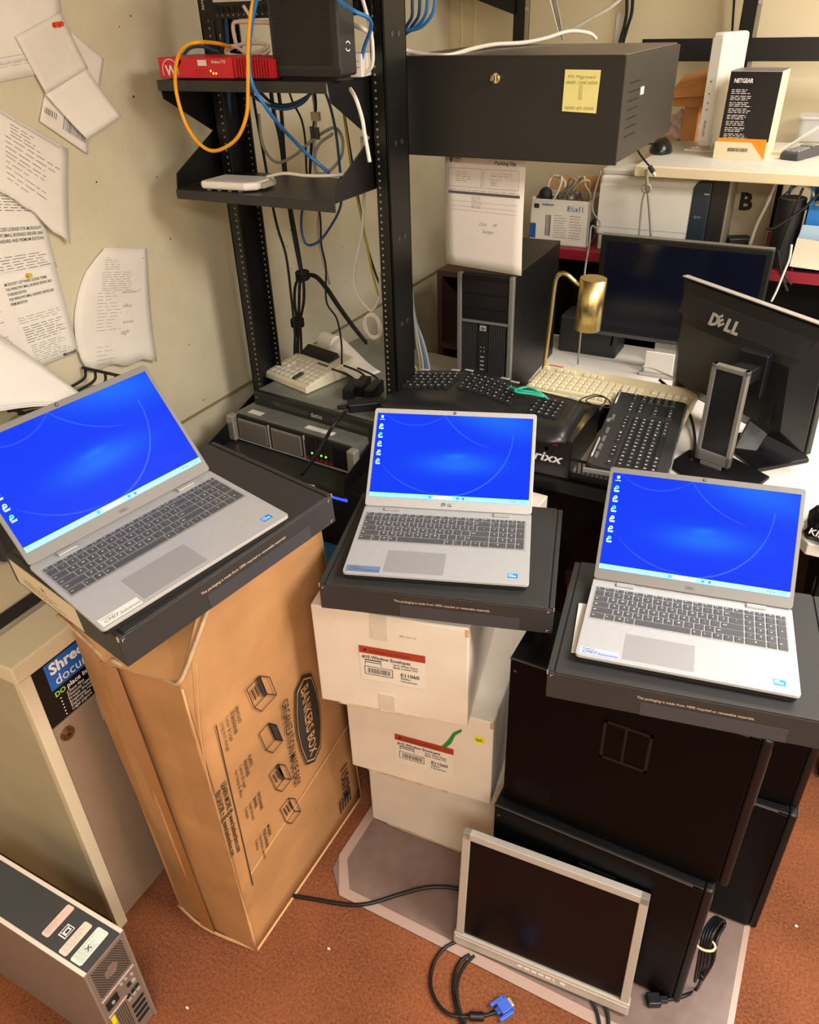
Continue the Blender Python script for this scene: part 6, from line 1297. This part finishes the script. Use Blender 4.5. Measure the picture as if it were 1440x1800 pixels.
# ------------------------------------------------------------------ cables
YEL = mat('yellow_cable', 'f0a81c', .4); BLU = mat('blue_cable', '2f78c4', .4); DBL = mat('navy_cable', '1d4a75', .45); WHC = mat('white_cable', 'e2dbd0', .45); PNK = mat('pale_pink_cable', 'e8cfc6', .45); GRC = mat('grey_cable', 'a6a196', .5); OLV = mat('olive_yellow_cable', 'a99a2e', .5); TAU = mat('taupe_cable', '8a8375', .5)
def path(pts, y):   # picture points at one depth, or (u, v, y) where the depth changes
    return [ay(p[0], p[1], p[2] if len(p) > 2 else y) for p in pts]
C_ = [
 ('yellow network cable hanging in a big loop in front of the rack shelves', YEL, .0042, 1.545, [(452, -30, 1.56), (440, 30), (436, 90), (436, 150), (434, 200), (420, 238), (398, 258), (372, 265), (348, 250), (328, 220), (314, 180), (308, 140), (313, 100), (328, 80), (350, 74, 1.56), (380, 76, 1.62), (405, 82, 1.68)]),
 ('bright blue network cable falling past the front of the upper rack shelf', BLU, .0042, 1.55, [(458, -30), (443, 40), (438, 100), (443, 145), (462, 180), (485, 212, 1.6), (510, 240, 1.68), (545, 275, 1.74), (580, 305, 1.76)]),
 ('bright blue cable passing over the mesh modem to the patch panel', BLU, .0042, 1.58, [(585, -10), (605, 8), (628, 22), (648, 32, 1.62), (652, 50, 1.66), (640, 85, 1.69), (634, 118, 1.70)]),
 ('navy cable drooping below the upper rack shelf', DBL, .004, 1.70, [(425, 150), (440, 165), (462, 180), (485, 190), (510, 190), (535, 178), (550, 155)]),
 ('second navy cable drooping under the modem end of the shelf', DBL, .004, 1.72, [(455, 160), (480, 182), (510, 184), (540, 170), (553, 152)]),
 ('navy cable curled behind the firewall box', DBL, .004, 1.70, [(320, 100), (335, 84), (358, 82), (385, 92)]),
 ('white cable coiled between the firewall and the modem', WHC, .0042, 1.70, [(480, 122), (440, 100), (415, 82), (400, 84), (400, 95), (430, 98), (462, 88), (472, 80), (455, 76), (425, 78), (402, 88), (410, 98), (460, 96), (475, 88)]),
 ('pale pink cable bent square above the firewall box', PNK, .0045, 1.71, [(480, 40), (455, 39), (425, 38), (412, 40), (410, 52), (415, 78)]),
 ('white cable from the patch panel down behind the firewall', WHC, .004, 1.715, [(428, 10), (440, 30), (445, 50), (450, 70)]),
 ('thick white cable running from the rack across the top of the lock box', WHC, .0052, 1.9, [(617, 42, 1.72), (640, 52, 1.72), (665, 68, 1.80), (690, 78, 1.88), (715, 89, 1.93), (750, 96, 1.93), (790, 97, 1.93), (830, 86, 2.05), (870, 78, 2.2), (920, 75, 2.3), (960, 67, 2.42), (1000, 55, 2.5), (1035, 58, 2.55), (1048, 68, 2.6)]),
 ('white cable rising diagonally behind the lock box to the right', WHC, .0055, 2.7, [(1000, 56), (1035, 35), (1070, 15), (1100, -10)]),
 ('white cable hanging beside the right rack post from the modem', WHC, .0042, 1.70, [(632, -20), (642, 15), (650, 45), (655, 80), (654, 115), (640, 130)]),
 ('white cable below the modem end of the upper shelf', WHC, .0042, 1.555, [(616, 156, 1.60), (625, 172), (633, 195), (638, 215), (641, 235), (646, 262), (650, 285)]),
 ('white cable running from the router along the middle shelf', WHC, .004, 1.66, [(468, 311), (500, 305), (540, 309), (580, 309), (606, 306)]),
 ('pale loop of cable hanging behind the shelves', GRC, .004, 1.88, [(455, 200), (462, 255), (485, 285), (515, 275), (545, 250), (570, 232), (590, 225), (602, 245), (600, 275), (580, 300), (560, 305), (552, 285), (560, 255), (585, 235)]),
 ('pale grey cable loop right of centre behind the shelves', GRC, .0038, 1.89, [(550, 160), (555, 210), (552, 250), (555, 300), (562, 340), (560, 420), (580, 500)]),
 ('black cable hanging down left behind the two shelves', BLKM, .0038, 1.9, [(442, 150), (452, 210), (465, 280), (475, 340), (488, 400), (503, 450), (512, 520), (518, 580), (520, 620)]),
 ('thick black cable dropping through the middle of the rack', BLKM, .0055, 1.9, [(475, 150), (482, 200), (492, 240), (500, 300), (508, 360), (518, 420), (528, 470), (532, 486)]),
 ('second thick black cable dropping through the middle of the rack', BLKM, .005, 1.91, [(488, 150), (495, 200), (498, 250), (503, 310), (512, 370), (522, 425), (531, 480)]),
 ('thin black cable right of centre behind the shelves', BLKM, .0028, 1.88, [(505, 150), (515, 180), (530, 210), (537, 250), (540, 310), (553, 340), (563, 380), (565, 430), (573, 470), (574, 530), (592, 560), (600, 600), (601, 640)]),
 ('black cable hanging right behind the middle shelf', BLKM, .0038, 1.89, [(552, 150), (555, 190), (548, 250), (545, 305)]),
 ('navy cable hanging right behind the middle shelf', DBL, .0036, 1.87, [(567, 150), (580, 185), (590, 230), (596, 280), (600, 330), (598, 365), (580, 400), (560, 425), (540, 430), (531, 410), (530, 380), (535, 350)]),
 ('olive cable hanging beside the right rack post', OLV, .003, 1.87, [(600, 170), (610, 240), (620, 310), (635, 380), (645, 430), (655, 480), (666, 520)]),
 ('black cable slanting beside the right rack post', BLKM, .0032, 1.88, [(602, 180), (615, 260), (632, 360), (645, 430), (660, 480), (668, 500)]),
 ('white cable with a coiled end hanging beside the right rack post', WHC, .004, 1.84, [(636, 240), (640, 330), (637, 400), (628, 450), (622, 490), (630, 520), (645, 540), (655, 545), (668, 520), (668, 480)]),
 ('white cable inside the left rack post', WHC, .004, 1.80, [(385, 60), (390, 120), (403, 220), (415, 330), (425, 440), (440, 560), (452, 640), (458, 672)]),
 ('blue cable inside the left rack post', BLU, .004, 1.82, [(400, 150), (410, 260), (425, 360), (440, 430), (434, 500), (442, 570), (452, 640), (455, 672)]),
 ('navy cable bundle below the patch panel', DBL, .006, 1.80, [(395, 30), (398, 60), (400, 95), (400, 150), (405, 230), (414, 320)]),
 ('navy cable behind the firewall from the patch panel', DBL, .004, 1.80, [(408, 33), (412, 60), (418, 92)]),
]
for k, (lb, m_, r, y, pts) in enumerate(C_): cable('network_cable' if m_ in (YEL, BLU, DBL, WHC, PNK, OLV) else 'cable', lb, path(pts, y), r, m_)
# coiled end of the white cable
bm = NB(); c = ay(656, 573, 1.84); tube(bm, [c + Vector(((.026 + .004 * math.sin(i * .23)) * math.cos(i * .52), -.006 + .0022 * (i % 12) / 3, (.034 + .003 * math.cos(i * .31)) * math.sin(i * .52))) for i in range(62)], .0036, 8, 3)
tag(obj('cable_coil', bm, WHC), 'neat coil of white cable hanging against the right rack post', 'cable')
for k in range(3): cable('power_cord_strand' if False else 'black_cable', ('left', 'middle', 'right')[k] + ' strand of the tied black cable bundle above the calculator', path([(531, 484), (520 + k * 7, 500), (518 + k * 8, 530), (522 + k * 3, 565), (519 + k * 5, 590), (518 + k * 6, 625), (518 + k * 6, 645, 1.93)], 1.93), .0045, BLKM)
for k in range(2): cable('black_cable', ('upper', 'lower')[k] + ' black cable slanting from the tied bundle towards the calculator paper', path([(533, 483), (555, 484 + k * 4), (575, 505 + k * 6), (595, 535 + k * 6), (620, 570 + k * 5), (645, 602 + k * 3)], 1.93), .0042, BLKM)
for k, (u, v) in enumerate(((532, 484), (523, 567))):
    bm = NB(); c = ay(u, v, 1.93); [tube(bm, [c + Vector((.020 * math.cos(i * .8), .016 * math.sin(i * .8), (j - 1) * .008 + .003 * math.sin(i * .8))) for i in range(9)], .0036, 6, 3) for j in range(3)]; tag(obj('cable_tie', bm, BLKM), ('upper', 'lower')[k] + ' black wrap tying the cable bundle above the calculator', 'cable tie')
bm = NB(); c = ay(553, 205, 1.86); hexa(bm, [tuple(c + Vector(p)) for p in ((-.012, 0, -.01), (.012, 0, -.01), (.012, .01, -.01), (-.012, .01, -.01), (-.012, 0, .01), (.012, 0, .01), (.012, .01, .01), (-.012, .01, .01))]); tag(obj('cable_splitter', bm, mat('beige_splitter', 'bfb393', .4)), 'small beige plug splitter hanging among the cables', 'connector')
for k, (u, v) in enumerate(((548, 222), (557, 224))):
    bm = NB(); c = ay(u, v, 1.86); cyl(bm, c, c + Vector((.001, 0, -.028)), .006, n=10); tag(obj('cable_plug', bm, DGR), ('left', 'right')[k] + ' dark plug under the beige splitter', 'connector')
# bundle right of the right post
for k, (lb, m_, off) in enumerate((('grey cable nearest the post in the bundle right of the rack', TAU, 0), ('pale grey cable in the bundle right of the rack', GRC, 4), ('blue cable in the bundle right of the rack', mat('faded_blue_cable', '4a73a3', .45), 9), ('second grey cable in the bundle right of the rack', TAU, 7), ('light grey cable ending right of the rack bundle', GRC, 12))):
    cable('cable', lb, path([(706, 320 + k * 5), (708 + off * .3, 400), (712 + off * .5, 450), (718 + off * .4, 500), (728 + off * .2, 560), (732 + off * 1.0, 600), (738 + off * 1.3, 640), (735 + off * 1.7, 672)], 2.02 + .012 * k), .0036, m_)
cable('network_cable', 'yellow cable looping right of the right rack post', path([(708, 405), (716, 415), (721, 440), (720, 465), (712, 480), (706, 482)], 2.0), .0036, YEL)
cable('black_cable', 'black cable behind the bundle right of the rack', path([(708, 505), (710, 560), (708, 610), (718, 640), (730, 655)], 2.1), .0036, BLKM)
cable('cable', 'thin yellow cable at the foot of the bundle right of the rack', path([(710, 615), (722, 635), (733, 650), (738, 675)], 2.05), .003, mat('lemon_cable', 'd7cf4e', .5))
for k in range(4): cable('network_cable', ('outermost', 'second', 'third', 'innermost')[k] + ' blue cable of the coil hanging right of the rack top', path([(766 - k * 14, -30), (764 - k * 13, 10), (757 - k * 11, 30), (742 - k * 9, 46), (722 - k * 3, 53 + k * 2), (704, 52 + k * 6)], 2.0 + .01 * k), .0042, (BLU, BLU, DBL, DBL)[k])
for k in range(3): cable('cable', ('left', 'middle', 'right')[k] + ' pale strand of the wires dropping behind the lock box', path([(962 + k * 6, -20), (972 + k * 5, 20), (983 + k * 3, 60), (986 + k * 2, 70)], 3.0), .004, (WHC, TAU, GRC)[k])
for k in range(2): cable('black_cable', ('left', 'right')[k] + ' black cable hanging on the back wall right of the lock box', path([(1102 + k * 11, -20), (1102 + k * 9, 20), (1098 + k * 6, 45), (1092 + k * 6, 66), (1086 + k * 6, 90)], 3.41), .006, BLKM)
cable('black_cable', 'thin black wire hanging on the back wall left of the product box', path([(1292, -20), (1289, 30), (1286, 70), (1280, 110), (1275, 150)], 3.41), .004, BLKM)
bm = NB(); a = ay(1092, 45, YB - .005); box(bm, a.x - .02, a.x + .02, YB - .006, YB, a.z - .07, a.z + .04); tag(obj('cover_plate', bm, WHT), 'small pale wall plate behind the hanging black cables', 'wall plate')
t = thing('usb_lead', 'grey lead with a metal plug drooping over the pale shelf edge', 'cable'); bm = NB(); tube(bm, path([(1150, 252, 2.85), (1125, 255, 2.75), (1122, 265, 2.66), (1132, 280, 2.60), (1142, 292, 2.59)], 2.6), .003); obj('lead', bm, BLKM, t)
bm = NB(); c = ay(1142, 292, 2.59); c2 = ay(1149, 303, 2.59); cyl(bm, c, c2, .007, n=10); cyl(bm, c2, ay(1152, 309, 2.59), .005, n=8, mi=1); obj('plug', bm, [BLKM, SIL], t)
cable('cable', 'taupe cable with a knot hanging from the pale shelf in front of the printer', path([(1136, 298), (1138, 320), (1140, 345), (1143, 380), (1145, 418)], 2.60), .0048, TAU)
cable('cable', 'thin grey cable beside the knotted cable in front of the printer', path([(1139, 325), (1130, 350), (1126, 385), (1123, 418)], 2.60), .003, TAU)
bm = NB(); c = ay(1137, 331, 2.60); tube(bm, [c + Vector((.012 * math.cos(i * .7), .004 * math.sin(i), .011 * math.sin(i * .7))) for i in range(20)], .004, 6, 3); tag(obj('cable_knot', bm, TAU), 'round knot in the cable hanging in front of the printer', 'cable')
cable('cable', 'grey cable looping left of the printer down to the brass lamp', path([(1056, 300, 2.66), (1045, 340, 2.66), (1042, 370, 2.66), (1055, 392, 2.65), (1050, 402, 2.64), (1040, 398, 2.64), (1036, 430, 2.60), (1028, 480, 2.45), (1022, 570, 2.4), (1016, 640, 2.4)], 2.6), .003, TAU)
cable('cable', 'thick grey hose-like cable slanting behind the canister', path([(1370, 303), (1358, 335), (1345, 365), (1330, 395), (1318, 430)], 2.70), .006, TAU)
cable('cable', 'white lead hanging down from the blue carton behind the monitor', path([(1392, 430), (1388, 455), (1378, 480), (1366, 510), (1356, 530)], 2.64), .0035, WHC)
cable('black_cable', 'black lead with a plug end right of the widescreen monitor', path([(1368, 440), (1372, 470), (1378, 495), (1385, 512)], 2.65), .004, BLKM)
cable('cable', 'white cable lying behind the beige keyboard', [az(u, v, .94) for u, v in ((1130, 644), (1150, 648), (1175, 660), (1205, 672))], .003, WHC)
# on the floor: monitor leads, connectors, mains cord
FZ = .009
t = thing('video_cable', 'black monitor cable with a blue video plug on the rust carpet', 'cable')
pts = [az(826, 1678, .012), az(812, 1688, FZ), az(800, 1710, FZ), az(797, 1740, FZ), az(802, 1770, FZ), (Vector(az(812, 1800, FZ))), az(822, 1830, FZ)]
bm = NB(); tube(bm, pts, .0042); obj('outer_lead', bm, BLKP, t)
bm = NB(); tube(bm, [az(834, 1680, .012), az(818, 1697, FZ), az(806, 1722, FZ + .006), az(804, 1752, FZ + .006), az(812, 1785, FZ), az(824, 1815, FZ)], .0036); obj('second_lead', bm, BLKM, t)
bm = NB(); tube(bm, [az(802, 1655, FZ), az(780, 1668, FZ), az(762, 1695, FZ), az(757, 1730, FZ), az(768, 1762, FZ), az(790, 1783, FZ), az(822, 1787, FZ), az(848, 1786, FZ), az(870, 1780, FZ), az(884, 1776, FZ)], .0042); obj('looping_lead', bm, BLKP, t)
bm = NB(); a, b = az(825, 1786, .011), az(851, 1787, .011); cyl(bm, a, b, .0095, n=20); obj('ferrite_sleeve', bm, BLKP, t, bev=.002)
a, b = az(872, 1780, .012), az(898, 1762, .012); X = (b - a).normalized(); Yv = Vector((-X.y, X.x, 0)); BLV = mat('plug_blue', '3f62c9', .4)
def pbx(nm, x0, x1, y0, y1, z0, z1, mm, bev=.001):
    bm = NB(); P = [a + X * x + Yv * y + Vector((0, 0, z)) for z in (z0, z1) for x, y in ((x0, y0), (x1, y0), (x1, y1), (x0, y1))]; hexa(bm, P); return obj(nm, bm, mm, t, bev=bev)
pbx('plug_neck', 0, .012, -.007, .007, -.006, .006, mat('plug_blue_dark', '2a468f', .4)); pbx('plug_body', .010, .034, -.013, .013, -.008, .008, BLV); pbx('plug_flange', .033, .036, -.019, .019, -.008, .008, BLV); pbx('plug_shell', .036, .043, -.0095, .0095, -.005, .005, mat('plug_cream_metal', 'd9cdb0', .3, .5))
for sy in (-.0215, .014): pbx('thumb_screw', -.002, .034, sy, sy + .0075, -.004, .004, BLV)
cable('mains_cable', 'thick black cord crossing the chair mat from the brown carton to the silver monitor', [az(500, 1572, .006), az(530, 1577, .006), az(560, 1582, .006), az(610, 1590, .006), az(650, 1588, .010), az(700, 1573, .010), az(745, 1561, .010), az(780, 1559, .010), az(812, 1563, .012)], .005, BLKP, cat='cord')
cable('monitor_lead', 'first black lead coming out under the right foot of the silver monitor', [az(1040, 1758, .012), az(1048, 1775, .010), az(1054, 1800, .010), az(1056, 1830, .010)], .004, BLKM)
cable('monitor_lead', 'second black lead coming out under the right foot of the silver monitor', [az(1062, 1765, .012), az(1068, 1780, .010), az(1070, 1800, .010), az(1070, 1830, .010)], .004, BLKM)
t = thing('power_lead', 'bundled black power lead with a square socket end beside the towers', 'cord')
for k in range(4):
    bm = NB(); tube(bm, [ay(1222 + k * 5, 1725 - k * 6, 1.06), ay(1228 + k * 6, 1690, 1.05), ay(1234 + k * 5, 1655, 1.05), ay(1242 + k * 6, 1630, 1.08), ay(1258 + k * 4, 1612 + k * 2, 1.12), ay(1268 + k * 2, 1625, 1.13), ay(1255 + k * 2, 1650, 1.09), ay(1244 + k * 3, 1690, 1.06), ay(1235, 1722, 1.05)], .0036); obj('lead_turn', bm, BLKP, t)
bm = NB(); c = ay(1240, 1660, 1.05); tube(bm, [c + Vector((.020 * math.cos(i * .8), .012 * math.sin(i * .8), .004 * math.sin(i * .8 + 1))) for i in range(9)], .0028, 6, 3); obj('wire_tie', bm, mat('cream_tie', 'cdbb94', .5), t)
bm = NB(); tube(bm, [ay(1236, 1715, 1.05), az(1225, 1738, .008), az(1205, 1750, .008), az(1185, 1755, .010), az(1168, 1758, .012)], .0042); obj('lead_end', bm, BLKP, t)
a, b = az(1172, 1757, .014), az(1130, 1758, .014); X = (b - a).normalized(); Yv = Vector((-X.y, X.x, 0))
pbx('socket_neck', -.002, .016, -.006, .006, -.006, .006, BLKP); pbx('socket_end', .014, .044, -.0135, .0135, -.0095, .0095, BLKP, .003)
bm = NB(); P = [a + X * .0443 + Yv * y + Vector((0, 0, z)) for y, z in ((-.009, -.006), (.009, -.006), (.009, .006), (-.009, .006))]; face(bm, [bm.verts.new(p) for p in P]); obj('socket_face', bm, mat('socket_hole', '000000', .9), t, solid=.0005)
# chair caster and base at the right edge under the desk
t = thing('office_chair_base', 'black chair castor and foot just visible at the right edge under the desk', 'chair', az(1428, 1368, 0) + Vector((.03, .03, 0)))
for dx in (-.018, .006):
    bm = NB(); cyl(bm, (dx, 0, .028), (dx + .014, 0, .028), .028, n=28); obj('castor_wheel', bm, BLKP, t, bev=.003)
bm = NB(); box(bm, -.012, .010, -.012, .012, .045, .075); obj('castor_yoke', bm, BLKM, t, bev=.003); bm = NB(); tube(bm, [(0, 0, .075), (.12, .05, .09), (.28, .12, .10)], .018, 10); obj('base_arm', bm, BLKP, t)
bm = NB(); cyl(bm, (.28, .12, .07), (.28, .12, .30), .028); obj('gas_column', bm, BLKP, t)
# small litter on the carpet
for k, (u, v, lb) in enumerate(((1085 // 1, 1680, ''), (1400, 1628, 'thin pale scrap on the carpet right of the towers'), (329, 1772, 'tiny white crumb on the carpet beside the small computer'), (578, 1668, 'tiny pale crumb on the carpet below the brown carton'))):
    if not lb: continue
    bm = NB(); c = az(u, v, .002); hexa(bm, [tuple(c + Vector(p)) for p in ((-.003, -.002, -.001), (.004, -.001, -.001), (.003, .002, -.001), (-.002, .002, -.001), (-.003, -.001, .003), (.003, 0, .003), (.002, .002, .002), (-.002, .002, .003))]); tag(obj('paper_crumb', bm, PAP2), lb, 'crumb')
